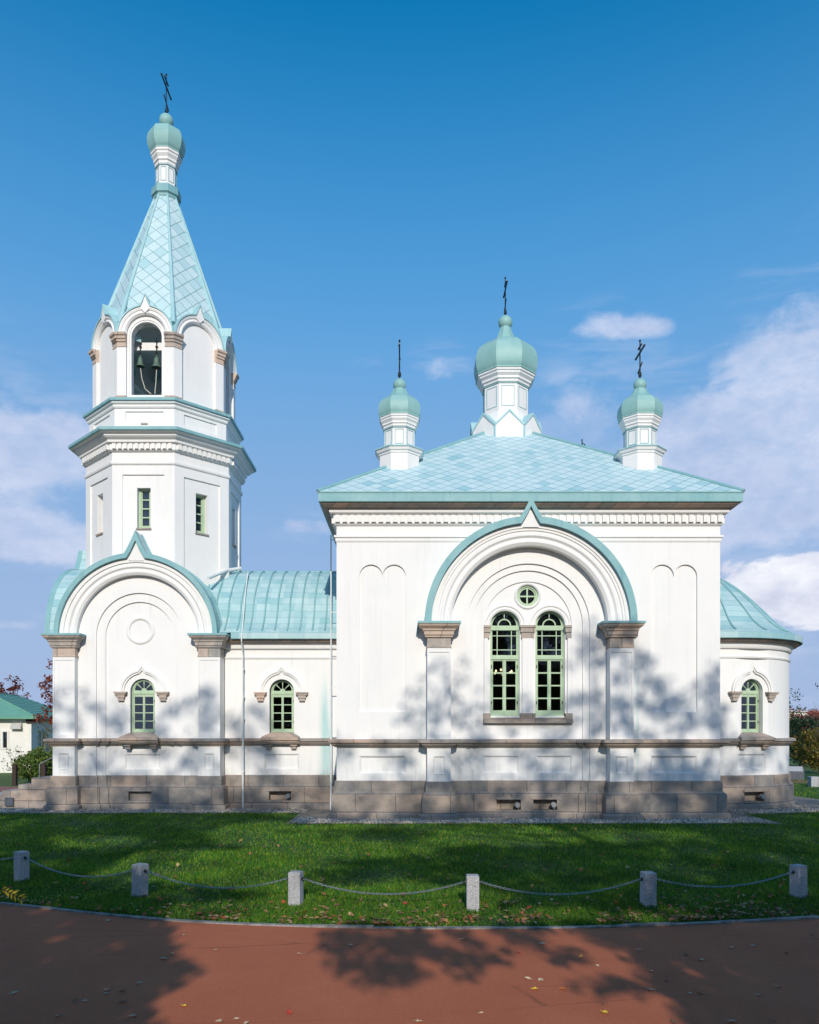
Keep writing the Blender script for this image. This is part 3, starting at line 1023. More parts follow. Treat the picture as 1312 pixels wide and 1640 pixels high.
vent_fit(FN, -0.38, 0.33, True, pl_n, 0.27, 0.57)
TH_A = R(14)
FA = Fr(AX + AR * math.sin(TH_A), TY - AR * math.cos(TH_A), TH_A)
cut = MB()
cut.box(FA, -0.42, 0.30, -0.14, 0.5, 0.26, 0.57)
b = MB()
b.sweep(apse_path, PL)
pl_a = b.build('plinth', M['stone'], church, cut=cut)
vent_fit(FA, -0.42, 0.30, True, pl_a, 0.26, 0.57)
for pth, cl in ((main_path, True), (tower_path, True), (nave_path, False), (apse_path, False)):
    b = MB()
    b.sweep(pth, ST, closed=cl)
    b.build('string_course', M['stone_trim'], church)

# ---- main cornice, dentils, frieze and eaves
rect_path = [(XL, YB), (XL, 0), (XR, 0), (XR, YB)]
b = MB()
b.sweep(rect_path, [(-0.05, 7.96), (0.02, 7.96), (0.03, 8.00), (0.03, 8.06), (0.07, 8.08), (0.07, 8.14), (-0.05, 8.16)], closed=True)
b.sweep(rect_path, [(-0.05, 8.42), (0.03, 8.42), (0.08, 8.47), (0.08, 8.72), (0.16, 8.74), (0.19, 8.77), (0.20, 8.84), (-0.05, 8.84)], closed=True)
b.build('cornice', M['plaster'], church)
nd = 54
for f_, a0_, a1_ in ((Fr(0, 0), XL - 0.06, XR + 0.06), (Fr(XR, 0, PI / 2), 0.0, YB), (Fr(XL, 0, -PI / 2), -YB, 0.0)):
    b = MB()
    for i in range(nd):
        u = a0_ + (a1_ - a0_) * (i + 0.5) / nd
        b.box(f_, u - 0.066, u + 0.066, 0.079, 0.145, 8.50, 8.70)
    b.build('dentil_row', M['plaster'], church)
b = MB()
b.sweep(rect_path, [(-0.05, 8.845), (0.22, 8.845), (0.30, 8.87), (0.40, 8.95), (0.43, 8.99), (-0.05, 8.99)], closed=True)
b.build('frieze', M['stone_frieze'], church)
b = MB()
b.sweep(rect_path, [(0.30, 8.993), (0.455, 8.985), (0.47, 9.00), (0.47, 9.225), (0.49, 9.235), (0.49, 9.27), (0.30, 9.27)], closed=True)
for i in range(12):
    u = XL + (XR - XL) * i / 11
    b.box(Fr(0, 0), u - 0.008, u + 0.008, 0.468, 0.476, 9.0, 9.23)
b.build('eaves', M['copper'], church)

# ---- hip roof
AY = (0 + YB) / 2
SL = 0.687
EH = 0.49
hw0x, hw0y = (XR - XL) / 2 + EH, YB / 2 + EH
top_w = 0.83
ztop = 9.272 + SL * (hw0y - top_w)
cxm = (XL + XR) / 2
b = MB()
lo = [(cxm - hw0x, AY - hw0y), (cxm + hw0x, AY - hw0y), (cxm + hw0x, AY + hw0y), (cxm - hw0x, AY + hw0y)]
hi = [(cxm - top_w, AY - top_w), (cxm + top_w, AY - top_w), (cxm + top_w, AY + top_w), (cxm - top_w, AY + top_w)]
for k in range(4):
    l = (k + 1) % 4
    L = math.hypot(hw0y - top_w, ztop - 9.272)
    b.face([(*lo[k], 9.272), (*lo[l], 9.272), (*hi[l], ztop), (*hi[k], ztop)], [(-hw0x, 0), (hw0x, 0), (top_w, L), (-top_w, L)])
b.face([(*p, ztop) for p in hi])
b.face([(*p, 9.2715) for p in lo][::-1])
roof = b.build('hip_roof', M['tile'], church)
b = MB()
for k in range(4):
    p, q = Vector((*lo[k], 9.28)), Vector((*hi[k], ztop + 0.01))
    b.tube([p, q], 0.055, 8)
b.build('ridge_cap', M['copper'], roof)


# ---- cupolas
def gable8(b, cx, cy, r, zb, ze, zt, thick=0.05, mi=0, ins=0.0):
    hw = r * math.tan(PI / 8) - ins
    for k in range(8):
        f = Fr(cx + r * math.sin(PI / 4 * k), cy - r * math.cos(PI / 4 * k), PI / 4 * k)
        b.plate(f, [(-hw, zb), (hw, zb), (hw, ze), (0, zt), (-hw, ze)], [], -thick, 0, mi)


def cross(cx, cy, z0, h, bar, name='cross', parent=None):
    """eight-ended iron cross whose arms point along the y axis"""
    b = MB()
    w = 0.02
    b.tube([(cx, cy, z0), (cx, cy, z0 + h)], [0.024, 0.018], 8)
    zb = z0 + h * 0.70
    b.box(Fr(cx, cy), -w, w, -bar, bar, zb - 0.026, zb + 0.026)
    zt = z0 + h * 0.85
    b.box(Fr(cx, cy), -w, w, -bar * 0.42, bar * 0.42, zt - 0.02, zt + 0.02)
    b.tube([(cx, cy - bar * 0.5, z0 + h * 0.36), (cx, cy + bar * 0.5, z0 + h * 0.24)], 0.02, 6)
    for (y, z) in ((cy - bar, zb), (cy + bar, zb), (cy, z0 + h)):
        b.sphere((cx, y, z), 0.036, 8, 6)
    b.tube([(cx, cy, z0 + 0.10), (cx, cy, z0 + 0.22)], [0.055, 0.045], 8)
    return b.build(name, M['iron'], parent)


def catmull(pts, k=5):
    out = []
    P = [pts[0]] + list(pts) + [pts[-1]]
    for i in range(1, len(P) - 2):
        for j in range(k):
            t = j / k
            p0, p1, p2, p3 = P[i - 1], P[i], P[i + 1], P[i + 2]
            out.append(tuple(0.5 * ((2 * p1[q]) + (-p0[q] + p2[q]) * t + (2 * p0[q] - 5 * p1[q] + 4 * p2[q] - p3[q]) * t * t + (-p0[q] + 3 * p1[q] - 3 * p2[q] + p3[q]) * t ** 3) for q in (0, 1)))
    out.append(tuple(pts[-1]))
    return out


def drum_panels(b, f, hw, z0, z1, d):
    """green edging strips of one sunk drum panel"""
    t = 0.018
    for (u0, u1, a, c) in ((-hw, hw, z0, z0 + t), (-hw, hw, z1 - t, z1), (-hw, -hw + t, z0 + t, z1 - t), (hw - t, hw, z0 + t, z1 - t)):
        b.box(f, u0, u1, d - 0.01, d + 0.012, a, c)


def cupola(rd, zbase, z_d0, z_d1, rc, z_c1, dome, neck_ball, cross_h, bar, skirt):
    """octagonal lantern at the origin: drum, cornice, onion dome, ball and cross"""
    b = MB()
    b.lathe(0, 0, [(rd, zbase), (rd, z_d1 + 0.01)])
    drum = b.build('cupola', M['plaster'], church)
    b = MB()
    for k in range(8):
        f = Fr(rd * math.sin(PI / 4 * k), -rd * math.cos(PI / 4 * k), PI / 4 * k)
        hw = rd * math.tan(PI / 8)
        drum_panels(b, f, hw * 0.72, z_d0 + (z_d1 - z_d0) * 0.12, z_d1 - (z_d1 - z_d0) * 0.10, 0.0)
    b.lathe(0, 0, [(rd + 0.02, z_d1 - 0.012), (rd + 0.03, z_d1 - 0.012), (rd + 0.03, z_d1 + 0.012), (rd + 0.02, z_d1 + 0.012)])
    b.build('panel_edging', M['copper'], drum)
    h = z_c1 - z_d1
    g = rc - rd
    b = MB()
    b.lathe(0, 0, [(rd + 0.005, z_d1 + 0.013), (rd + g * .2, z_d1 + h * .10), (rd + g * .2, z_d1 + h * .25), (rd + g * .45, z_d1 + h * .32), (rd + g * .45, z_d1 + h * .48), (rd + g * .8, z_d1 + h * .66), (rd + g * .8, z_d1 + h * .78), (rc, z_d1 + h * .84), (rc, z_c1)])
    b.build('cornice', M['plaster'], drum)
    b = MB()
    b.lathe(0, 0, [(rc * 0.9, z_c1 + 0.001), (rc * 1.03, z_c1 + 0.001), (rc * 1.03, z_c1 + 0.035)] + catmull(dome, 6))
    dm = b.build('dome', M['dome'], drum)
    b = MB()
    b.sphere((0, 0, neck_ball[0]), neck_ball[1], 20, 14)
    b.build('ball', M['dome'], drum, 'all')
    cross(0, 0, neck_ball[0] + neck_ball[1] * 0.9, cross_h, bar, 'cross', drum)
    return drum


# centre
cup = cupola(0.76, 12.9, 13.70, 14.62, 1.00, 15.06,
             [(0.99, 15.10), (1.06, 15.27), (1.085, 15.54), (1.05, 15.80), (0.94, 16.03), (0.72, 16.22), (0.48, 16.34), (0.34, 16.46), (0.25, 16.65), (0.17, 16.90)],
             (17.08, 0.25), 1.38, 0.50, None)
cup.location = (cxm, AY, 0)
b = MB()
b.lathe(0, 0, [(1.06, 12.4), (1.06, 13.0), (0.76, 13.66), (0.7, 13.70)])
gable8(b, 0, 0, 1.20, 12.4, 12.98, 13.46)
b.build('cupola_base', M['plaster'], cup)
b = MB()
hw = 1.20 * math.tan(PI / 8)
for k in range(8):
    f = Fr(1.20 * math.sin(PI / 4 * k), -1.20 * math.cos(PI / 4 * k), PI / 4 * k)
    for s in (-1, 1):
        q = [(s * hw, 12.96), (0, 13.45), (0, 13.53), (s * hw, 13.04)]
        b.plate(f, q if s > 0 else q[::-1], [], -0.36, 0.035)
    b.box(f, hw - 0.035, hw + 0.0, -0.02, 0.02, 12.4, 12.97)
    b.box(f, -hw, -hw + 0.035, -0.02, 0.02, 12.4, 12.97)
b.build('gable_flashing', M['copper_pale'], cup)

# four corner cupolas, one built and three copied
cup2 = cupola(0.46, 11.0, 11.20, 11.78, 0.60, 12.14,
              [(0.60, 12.17), (0.635, 12.28), (0.642, 12.42), (0.62, 12.56), (0.54, 12.70), (0.41, 12.80), (0.30, 12.88), (0.235, 12.98), (0.185, 13.10)],
              (13.24, 0.20), 1.20, 0.46, None)
b = MB()
b.lathe(0, 0, [(0.60, 9.6), (0.60, 10.94), (0.63, 10.96), (0.63, 11.0), (0.68, 11.03), (0.70, 11.08), (0.72, 11.10), (0.72, 11.115)])
b.build('cupola_base', M['plaster'], cup2)
b = MB()
b.lathe(0, 0, [(0.70, 11.116), (0.745, 11.116), (0.745, 11.145), (0.47, 11.24), (0.44, 11.24)])
b.build('base_flashing', M['copper_pale'], cup2)
CO = 3.73
cup2.location = (cxm - CO, AY - CO, 0)
for sx, sy in ((1, -1), (-1, 1), (1, 1)):
    c = copy_tree(cup2, church)
    c.location = (cxm + sx * CO, AY + (sy * CO if sy < 0 else 4.6), 0 if sy < 0 else -0.05)

# ---- tower base
FTB = Fr(TX, yf + WD)
b = MB()
hole = arch(0.40, 0.08, 3.78, 2.47)
nt = [(-TW + .1, ZP - 0.1), (-T1, ZP - 0.1)] + [(T1 * math.cos(PI - PI * i / 40), ZS + T1 * math.sin(PI * i / 40)) for i in range(41)] + [(T1, ZP - 0.1), (TW - .1, ZP - 0.1), (TW - .1, 8.0), (-TW + .1, 8.0)]


def clip_top(r0=2.3):
    """outline of the tympanum below the barrel vault"""
    return [(-TW + .1, ZP - 0.1), (TW - .1, ZP - 0.1), (TW - .1, ZS)] + [(2.5 * math.cos(PI * i / 40), ZS + 2.5 * math.sin(PI * i / 40)) for i in range(41)] + [(-TW + .1, ZS)]


tymp = clip_top()
top_arc = tymp[2:]
nt = [(-TW + .1, ZP - 0.1), (-T1, ZP - 0.1)] + [(T1 * math.cos(PI - PI * i / 40), ZS + T1 * math.sin(PI * i / 40)) for i in range(41)] + [(T1, ZP - 0.1), (TW - .1, ZP - 0.1)] + top_arc
b.plate(FTB, nt, [], -0.06, 0)
nt2 = [(-TW + .1, ZP - 0.1), (-T2, ZP - 0.1)] + [(T2 * math.cos(PI - PI * i / 40), ZS + T2 * math.sin(PI * i / 40)) for i in range(41)] + [(T2, ZP - 0.1), (TW - .1, ZP - 0.1)] + top_arc
b.plate(FTB, nt2, [], -0.12, -0.063)
WT = 0.07
b.plate(FTB, tymp, [arch(0.40, WT, 3.80, 2.45), rect(WT - .56, WT + .56, 1.28, 1.77)], -0.17, -0.123)
b.plate(FTB, tymp, [arch(0.40, WT, 3.80, 2.45)], -0.46, -0.173)
recess_frame(b, FTB, WT - .56, WT + .56, 1.28, 1.77, -0.123)
b.arcsweep(FTB, 0, ZS + 0.20, [(0.34, -0.14), (0.34, -0.09), (0.37, -0.075), (0.42, -0.075), (0.46, -0.10), (0.475, -0.14)], 0, 2 * PI, 40)
b.arcsweep(FTB, 0, ZS + 0.20, [(0.30, -0.125), (0.335, -0.105), (0.34, -0.125)], 0, 2 * PI, 40)
G = Fr(0, 0)
b.box(G, TX - TW, TX - TW + 0.4, -(TY + TD), -(yf + .45), ZP - 0.1, ZS)
b.box(G, TX + TW - 0.4, TX + TW, -(TY + TD), -(yf + .45), ZP - 0.1, ZS)
b.box(G, TX - TW + .4, TX + TW - .4, -(TY + TD), -(TY + TD) + 0.4, ZP - 0.1, ZS)
b.box(G, TX - TW + .4, TX + TW - .4, -(TY + TD) + .4, -(yf + .8), 1.0, 1.1)
b.build('porch_wall', M['plaster'], church)
FTP = Fr(TX, yf)
for s in (-1, 1):
    b = MB()
    u0, u1 = sorted((s * 1.96, s * TW))
    b.plate(FTP, rect(u0, u1, ZP - 0.1, ZS - 0.69), [rect(u0 + .2, u1 - .2, 1.30, 1.80), rect(u0 + .05, u1 - .05, 2.42, ZS - 0.80)], -0.022, 0.0)
    b.box(FTP, u0, u1, -0.45, -0.023, ZP - 0.1, ZS - 0.69)
    recess_frame(b, FTP, u0 + .2, u1 - .2, 1.30, 1.80, 0.02)
    b.build('pilaster', M['plaster'], church)
    b = MB()
    pth = [(TX + u0, yf + 0.6), (TX + u0, yf), (TX + u1, yf), (TX + u1, yf + (0.3 if s < 0 else 0.6))]
    b.sweep(pth, cap)
    b.box(FTP, u0 + 0.05, u1 - 0.05, -0.5, -0.05, ZS - 0.70, ZS - 0.036)
    cp = b.build('capital', M['cap_stone'], church, bevel=0.006)
    b = MB()
    b.box(FTP, u0 - 0.27, u1 + 0.27, -0.7, 0.27, ZS - 0.034, ZS + 0.03)
    b.build('cap_flashing', M['copper'], cp)
# arch on front and matching one on the west end
for fr, rr in ((FTP, 2.58), (Fr(TX - TW - 0.35, TY, -PI / 2), 2.66)):
    k = rr - 2.58
    b = MB()
    b.arcsweep(fr, 0, ZS, [(1.93 + k, -0.30), (1.93 + k, -0.08), (2.0 + k, -0.03), (2.05 + k, -0.03), (2.07 + k, -0.06), (2.12 + k, -0.06), (2.17 + k, 0.0), (2.24 + k, 0.0), (2.26 + k, -0.03), (2.32 + k, -0.03), (2.32 + k, -0.30)], n=60)
    b.plate(fr, rot_band(ogee(2.44 + k, 2.98 + k, 0.29, 0, ZS), [((2.31 + k) * math.cos(PI * i / 60), ZS + (2.31 + k) * math.sin(PI * i / 60)) for i in range(61)]), [], -0.30, 0.02)
    b.plate(fr, [(-0.24, ZS + 2.35 + k), (0.24, ZS + 2.35 + k), (0.03, ZS + 2.86 + k), (-0.03, ZS + 2.86 + k)], [], 0.02, 0.045)
    if rr > 2.6:
        b.plate(fr, [(-2.3, ZS), (2.3, ZS)] + [(2.3 * math.cos(PI * i / 40), ZS + 2.3 * math.sin(PI * i / 40)) for i in range(1, 40)], [], -0.5, -0.25)
    b.build('arch_moulding', M['plaster'], church)
    b = MB()
    b.plate(fr, rot_band(ogee(rr + 0.01, 3.30 + k, 0.36, 0, ZS), ogee(2.44 + k, 2.98 + k, 0.29, 0, ZS)), [], -0.03, 0.13)
    b.build('arch_flashing', M['copper'], church)
    # barrel roof running back from the arch to the octagon
    b = MB()
    o = ogee(rr, 3.29 + k, 0.36, 0, ZS)
    o = [(rr, ZS - 0.03)] + o + [(-rr, ZS - 0.03)]
    L = TD if rr < 2.6 else TW + 0.35
    s_ = 0.0
    for i in range(len(o) - 1):
        (u0, z0), (u1, z1) = o[i], o[i + 1]
        ds = math.hypot(u1 - u0, z1 - z0)
        b.face([fr(u0, -0.031, z0), fr(u0, -L, z0), fr(u1, -L, z1), fr(u1, -0.031, z1)], [(0, s_), (L, s_), (L, s_ + ds), (0, s_ + ds)])
        s_ += ds
    br_ = b.build('barrel_roof', M['sheet'], church)
    b = MB()
    for dd in (-0.55, -1.05, -1.6):
        b.tube([fr(u, dd, z) for u, z in ogee(rr + 0.02, 3.31 + k, 0.36, 0, ZS, 24)], 0.034, 6)
    b.build('seam', M['copper'], br_)
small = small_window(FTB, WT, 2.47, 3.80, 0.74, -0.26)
window_sill(FTB, WT, small, 0.50)
FTW = Fr(TX, yf + WD + 0.12)
hood(FTW, WT, 3.78, 0.76, 0.96)

# ---- octagonal shaft
RS = 2.46
b = MB()
b.lathe(TX, TY, [(RS, 5.3), (RS, 11.9)])
cut = MB()
for k in range(8):
    f = Fr(TX + RS * math.sin(PI / 4 * k), TY - RS * math.cos(PI / 4 * k), PI / 4 * k)
    cut.box(f, -0.68, 0.68, -0.05, 0.2, 7.2, 10.88)
oct_shaft = b.build('tower_shaft', M['plaster'], church, cut=cut)
cut = MB()
for k in range(8):
    f = Fr(TX + RS * math.sin(PI / 4 * k), TY - RS * math.cos(PI / 4 * k), PI / 4 * k)
    cut.box(f, -0.22, 0.22, -0.36, 0.2, 9.14, 10.46)


def recut(o, cutter):
    c = cutter.build('cutter', M['plaster'])
    md = o.modifiers.new('cut', 'BOOLEAN')
    md.operation = 'DIFFERENCE'
    md.solver = 'EXACT'
    md.object = c
    dg = bpy.context.evaluated_depsgraph_get()
    dg.update()
    nm = bpy.data.meshes.new_from_object(o.evaluated_get(dg))
    o.modifiers.clear()
    o.data = nm
    nm.name = o.name
    bpy.data.objects.remove(c)


recut(oct_shaft, cut)
for k in (0, 1):
    f = Fr(TX + RS * math.sin(PI / 4 * k), TY - RS * math.cos(PI / 4 * k), PI / 4 * k)
    holes = [rect(-0.11, 0.11, 9.27 + 0.29 * i, 9.27 + 0.29 * i + 0.25) for i in range(4)]
    b = MB()
    b.plate(f, rect(-0.218, 0.218, 9.16, 10.455), holes, -0.31, -0.25)
    b.plate(f, rect(-0.218, 0.218, 9.16, 10.455), [rect(-0.15, 0.15, 9.22, 10.46 - 0.06)], -0.25, -0.22)
    w_ = b.build('window', M['green'], church)
    pane(f, rect(-0.15, 0.15, 9.2, 10.42), -0.29, 'pane', w_)
for k in range(8):
    f = Fr(TX + RS * math.sin(PI / 4 * k), TY - RS * math.cos(PI / 4 * k), PI / 4 * k)
    b = MB()
    b.box(f, -0.25, 0.25, -0.30, 0.0, 9.09, 9.142)
    if k in (0, 1, 7, 2):
        b.build('sill', M['stone_trim'], oct_shaft)


def octpath(r, cx=TX, cy=TY):
    c = r / math.cos(PI / 8)
    return [(cx + c * math.sin(PI / 8 + PI / 4 * k), cy - c * math.cos(PI / 8 + PI / 4 * k)) for k in range(8)]


b = MB()
op = octpath(RS)
b.sweep(op, [(-0.1, 11.20), (0.03, 11.20), (0.05, 11.24), (0.05, 11.30), (-0.1, 11.32)], closed=True)
b.sweep(op, [(-0.1, 11.62), (0.05, 11.62), (0.10, 11.66), (0.10, 11.86), (0.19, 11.88), (0.20, 11.95), (0.30, 12.01), (0.34, 12.05), (0.34, 12.10), (0.42, 12.13), (0.46, 12.15), (-0.1, 12.15)], closed=True)
for k in range(8):
    f = Fr(TX + RS * math.sin(PI / 4 * k), TY - RS * math.cos(PI / 4 * k), PI / 4 * k)
    for i in range(11):
        u = -1.0 + 2.0 * (i + 0.5) / 11
        b.box(f, u - 0.06, u + 0.06, 0.099, 0.165, 11.68, 11.845)
b.build('tower_cornice', M['plaster'], church)
b = MB()
b.sweep(op, [(0.30, 12.152), (0.50, 12.152), (0.52, 12.17), (0.52, 12.26), (0.49, 12.275), (-0.1, 12.50), (-0.1, 12.152)], closed=True)
b.build('cornice_flashing', M['copper'], church)
# attic stage
RA = 2.36
b = MB()
b.lathe(TX, TY, [(RA, 12.1), (RA, 13.28)])
cut = MB()
for k in range(8):
    f = Fr(TX + RA * math.sin(PI / 4 * k), TY - RA * math.cos(PI / 4 * k), PI / 4 * k)
    cut.box(f, -0.62, 0.62, -0.045, 0.2, 12.62, 12.98)
attic = b.build('attic_stage', M['plaster'], church, cut=cut)
b = MB()
b.box(Fr(TX, TY - RA), -0.11, 0.11, -0.02, 0.03, 12.545, 12.60)
b.build('weep_spout', M['stone_trim'], attic)
b = MB()
ap = octpath(RA)
b.sweep(ap, [(-0.1, 13.08), (0.03, 13.08), (0.06, 13.12), (0.06, 13.18), (0.13, 13.22), (0.13, 13.27), (-0.1, 13.27)], closed=True)
b.build('attic_cornice', M['plaster'], attic)
b = MB()
b.sweep(ap, [(-0.2, 13.272), (0.17, 13.272), (0.19, 13.285), (0.19, 13.37), (0.16, 13.385), (-0.2, 13.44)], closed=True)
b.lathe(TX, TY, [(2.2, 13.36), (2.2, 13.43)])
b.build('attic_flashing', M['copper'], attic)

# ---- belfry
RB = 2.26
HB = RB * math.tan(PI / 8)
ZB = 15.58
for k in range(8):
    f = Fr(TX + RB * math.sin(PI / 4 * k), TY - RB * math.cos(PI / 4 * k), PI / 4 * k)
    opn = k % 2 == 0
    b = MB()
    out = [(-HB + .08, 13.40), (HB - .08, 13.40), (HB - .08, ZB)] + [(0.86 * math.cos(PI * i / 24), ZB + 0.86 * math.sin(PI * i / 24)) for i in range(25)] + [(-HB + .08, ZB)]
    if opn:
        b.plate(f, out, [arch(0.56, 0, ZB - 0.06, 13.60)], -0.12, -0.10 + 0.0)
        b.plate(f, out, [arch(0.50, 0, ZB - 0.06, 13.56)], -0.34, -0.12)
    else:
        b.plate(f, out, [], -0.34, -0.10)
    if opn:
        b.plate(f, [(-0.76, 15.40), (-0.5, 15.40)] + [(0.5 * math.cos(PI - PI * i / 20), ZB - 0.06 + 0.5 * math.sin(PI * i / 20)) for i in range(21)] + [(0.5, 15.40), (0.76, 15.40), (0.76, 16.28), (-0.76, 16.28)], [], -0.40, -0.343)
    else:
        b.plate(f, rect(-0.76, 0.76, 15.4, 16.28), [], -0.40, -0.343)
    wl = b.build('belfry_wall', M['plaster'], church)
    # archivolt and spike
    b = MB()
    b.arcsweep(f, 0, ZB, [(0.63, -0.11), (0.63, -0.03), (0.68, 0.02), (0.71, 0.02), (0.73, -0.02), (0.77, -0.02), (0.80, 0.02), (0.835, 0.02), (0.835, -0.11)], n=32)
    b.plate(f, rot_band(ogee(0.885, 1.24, 0.15, 0, ZB, 22), [(0.83 * math.cos(PI * i / 40), ZB + 0.83 * math.sin(PI * i / 40)) for i in range(41)]), [], -0.11, 0.03)
    b.plate(f, [(-0.13, ZB + 0.80), (0, ZB + 0.66), (0.13, ZB + 0.80), (0.02, ZB + 1.17), (-0.02, ZB + 1.17)], [], 0.03, 0.05)
    b.build('archivolt', M['plaster'], wl)
    b = MB()
    oo = ogee(0.93, 1.31, 0.17, 0, ZB, 22)
    b.plate(f, rot_band(oo, ogee(0.885, 1.24, 0.15, 0, ZB, 22)), [], -0.85, 0.07)
    b.build('gable_roof', M['copper_pale'], wl)
    # half pilasters at both ends of the face
    for s in (-1, 1):
        b = MB()
        u0, u1 = sorted((s * HB, s * (HB - 0.30)))
        b.box(f, u0, u1, -0.2, 0.0, 13.55, ZB - 0.435)
        b.build('corner_pilaster', M['plaster'], wl)
pts8 = octpath(RB)
for k in range(8):
    p = Vector(pts8[k])
    q0 = p + (Vector(pts8[k - 1]) - p).normalized() * 0.30
    q1 = p + (Vector(pts8[(k + 1) % 8]) - p).normalized() * 0.30
    path = [tuple(q0), tuple(p), tuple(q1)]
    b = MB()
    b.sweep(path, [(-0.2, ZB - 0.44), (0.02, ZB - 0.44), (0.02, ZB - 0.41), (0.003, ZB - 0.41), (0.003, ZB - 0.28), (0.04, ZB - 0.27), (0.04, ZB - 0.21), (0.08, ZB - 0.18), (0.08, ZB - 0.11), (0.13, ZB - 0.07), (0.14, ZB), (-0.2, ZB)])
    b.build('belfry_capital', M['cap_stone'], church, bevel=0.005)
    b = MB()
    b.sweep(path, [(-0.2, 13.36), (0.05, 13.36), (0.05, 13.50), (0.0, 13.55), (-0.2, 13.55)])
    b.build('pilaster_base', M['stone_trim'], church)
# beams and ceiling of the bell chamber
b = MB()
b.box(Fr(TX, TY), -1.2, 1.2, 1.40, 1.56, 15.36, 15.62)
for s in (-1, 1):
    b.tube([(TX + s * 1.7, TY - 0.9, 15.4), (TX + s * 0.2, TY + 0.5, 13.9)], 0.09, 4)
b.box(Fr(TX, TY), -0.12, 0.12, -1.9, 1.3, 15.40, 15.60)
b.lathe(TX, TY, [(1.86, 16.25), (1.86, 16.32)])
b.build('bell_frame', M['plaster'], church)

# ---- spire
b = MB()
b.lathe(TX, TY, [(1.97, 15.98), (1.86, 16.92), (0.36, 21.45)], uv=True, cap0=False)
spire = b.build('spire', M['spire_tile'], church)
b = MB()
for k in range(8):
    a = PI / 8 + PI / 4 * k
    c8 = 1 / math.cos(PI / 8)
    p = [(TX + r * c8 * math.sin(a), TY - r * c8 * math.cos(a), z) for r, z in ((2.14, 16.0), (1.86, 16.93), (0.36, 21.47))]
    b.tube(p, [0.075, 0.07, 0.035], 8)
b.build('hip_rib', M['copper_pale'], spire)
b = MB()
b.lathe(TX, TY, [(0.35, 21.36), (0.41, 21.38), (0.42, 21.46), (0.475, 21.50), (0.475, 21.74), (0.45, 21.78), (0.34, 21.86)])
b.build('spire_collar', M['copper'], spire)
fin = cupola(0.335, 21.8, 21.86, 22.50, 0.50, 23.02,
             [(0.50, 23.05), (0.56, 23.16), (0.605, 23.34), (0.615, 23.5), (0.59, 23.66), (0.51, 23.82), (0.37, 23.92), (0.24, 24.0), (0.16, 24.08)],
             (24.27, 0.25), 1.45, 0.56, None)
fin.location = (TX, TY, 0)

# ---- nave: wall, roof, window
b = MB()
un0, un1 = TX + TW + 0.02 + 4.16, XL - 0.02 + 4.16
b.plate(FN, rect(un0, un1, ZP - 0.1, 5.36), [arch(0.40, 0, 3.80, 2.45), rect(-.56, .56, 1.28, 1.77)], -0.05, 0)
b.plate(FN, rect(un0, un1, ZP - 0.1, 5.36), [arch(0.40, 0, 3.80, 2.45)], -0.42, -0.053)
recess_frame(b, FN, -.56, .56, 1.28, 1.77, 0.0)
b.box(G, TX + TW, XL, -(2 * TY - YN), -(2 * TY - YN) + 0.4, ZP - 0.1, 5.36)
b.box(G, TX + TW, XL, -(2 * TY - YN) + 0.4, -(YN + 0.45), 1.0, 1.1)
b.sweep([(TX + TW + 0.02, YN), (XL - 0.02, YN)], [(-0.05, 4.86), (0.03, 4.86), (0.05, 4.91), (-0.05, 4.93)])
b.sweep([(TX + TW + 0.02, YN), (XL - 0.02, YN)], [(-0.05, 5.17), (0.06, 5.17), (0.09, 5.21), (0.10, 5.30), (0.14, 5.34), (-0.05, 5.34)])
b.build('nave_wall', M['plaster'], church)
b = MB()
b.sweep([(TX + TW + 0.02, YN), (XL - 0.02, YN)], [(-0.05, 5.342), (0.16, 5.342), (0.25, 5.37), (0.33, 5.44), (0.33, 5.46), (-0.05, 5.46)])
b.build('frieze', M['stone_frieze'], church)
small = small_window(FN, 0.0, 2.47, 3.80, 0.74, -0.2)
window_sill(FN, 0.0, small, 0.50)
hood(FN, 0.0, 3.78, 0.76, 0.96)
half = TY - YN + 0.40
NP = [(half, 5.46), (half + .02, 5.48), (half + .02, 5.66), (half - 0.08, 5.70), (half - 0.36, 5.94), (half - 0.66, 6.32), (2.02, 6.86), (1.55, 7.38), (1.05, 7.80), (0.5, 8.07), (0, 8.16)]
NPs = NP[:3] + catmull(NP[3:], 5)
b = MB()
x0, x1 = TX + 1.9, XL + 0.0
for sgn in (-1, 1):
    s_ = 0.0
    for i in range(len(NPs) - 1):
        (h0, z0), (h1, z1) = NPs[i], NPs[i + 1]
        ds = math.hypot(h1 - h0, z1 - z0)
        y0, y1 = TY + sgn * h0, TY + sgn * h1
        xa = TX + TW + 0.30 if i < 2 else x0
        b.face([(xa, y0, z0), (x1, y0, z0), (x1, y1, z1), (xa, y1, z1)], [(xa, s_), (x1, s_), (x1, s_ + ds), (xa, s_ + ds)])
        s_ += ds
nroof = b.build('nave_roof', M['sheet'], church)
b = MB()
for i in range(12):
    x = XL - 0.22 - 0.405 * i
    if x < TX + 1.9:
        break
    pr = NPs[4:]
    b.tube([(x, TY - h, z + 0.02) for h, z in pr], 0.027, 6)
b.tube([(x0, TY, 8.18), (x1, TY, 8.18)], 0.05, 8)
b.build('seam', M['copper'], nroof)
b = MB()
b.tube([(TX + TW - 0.6, yf + 0.9, 7.55), (TX + TW - 0.25, TY - 1.0, 8.05), (TX + TW + 0.12, TY - 0.6, 8.2)], 0.06, 8)
b.build('junction_flashing', M['white_pipe'], nroof)

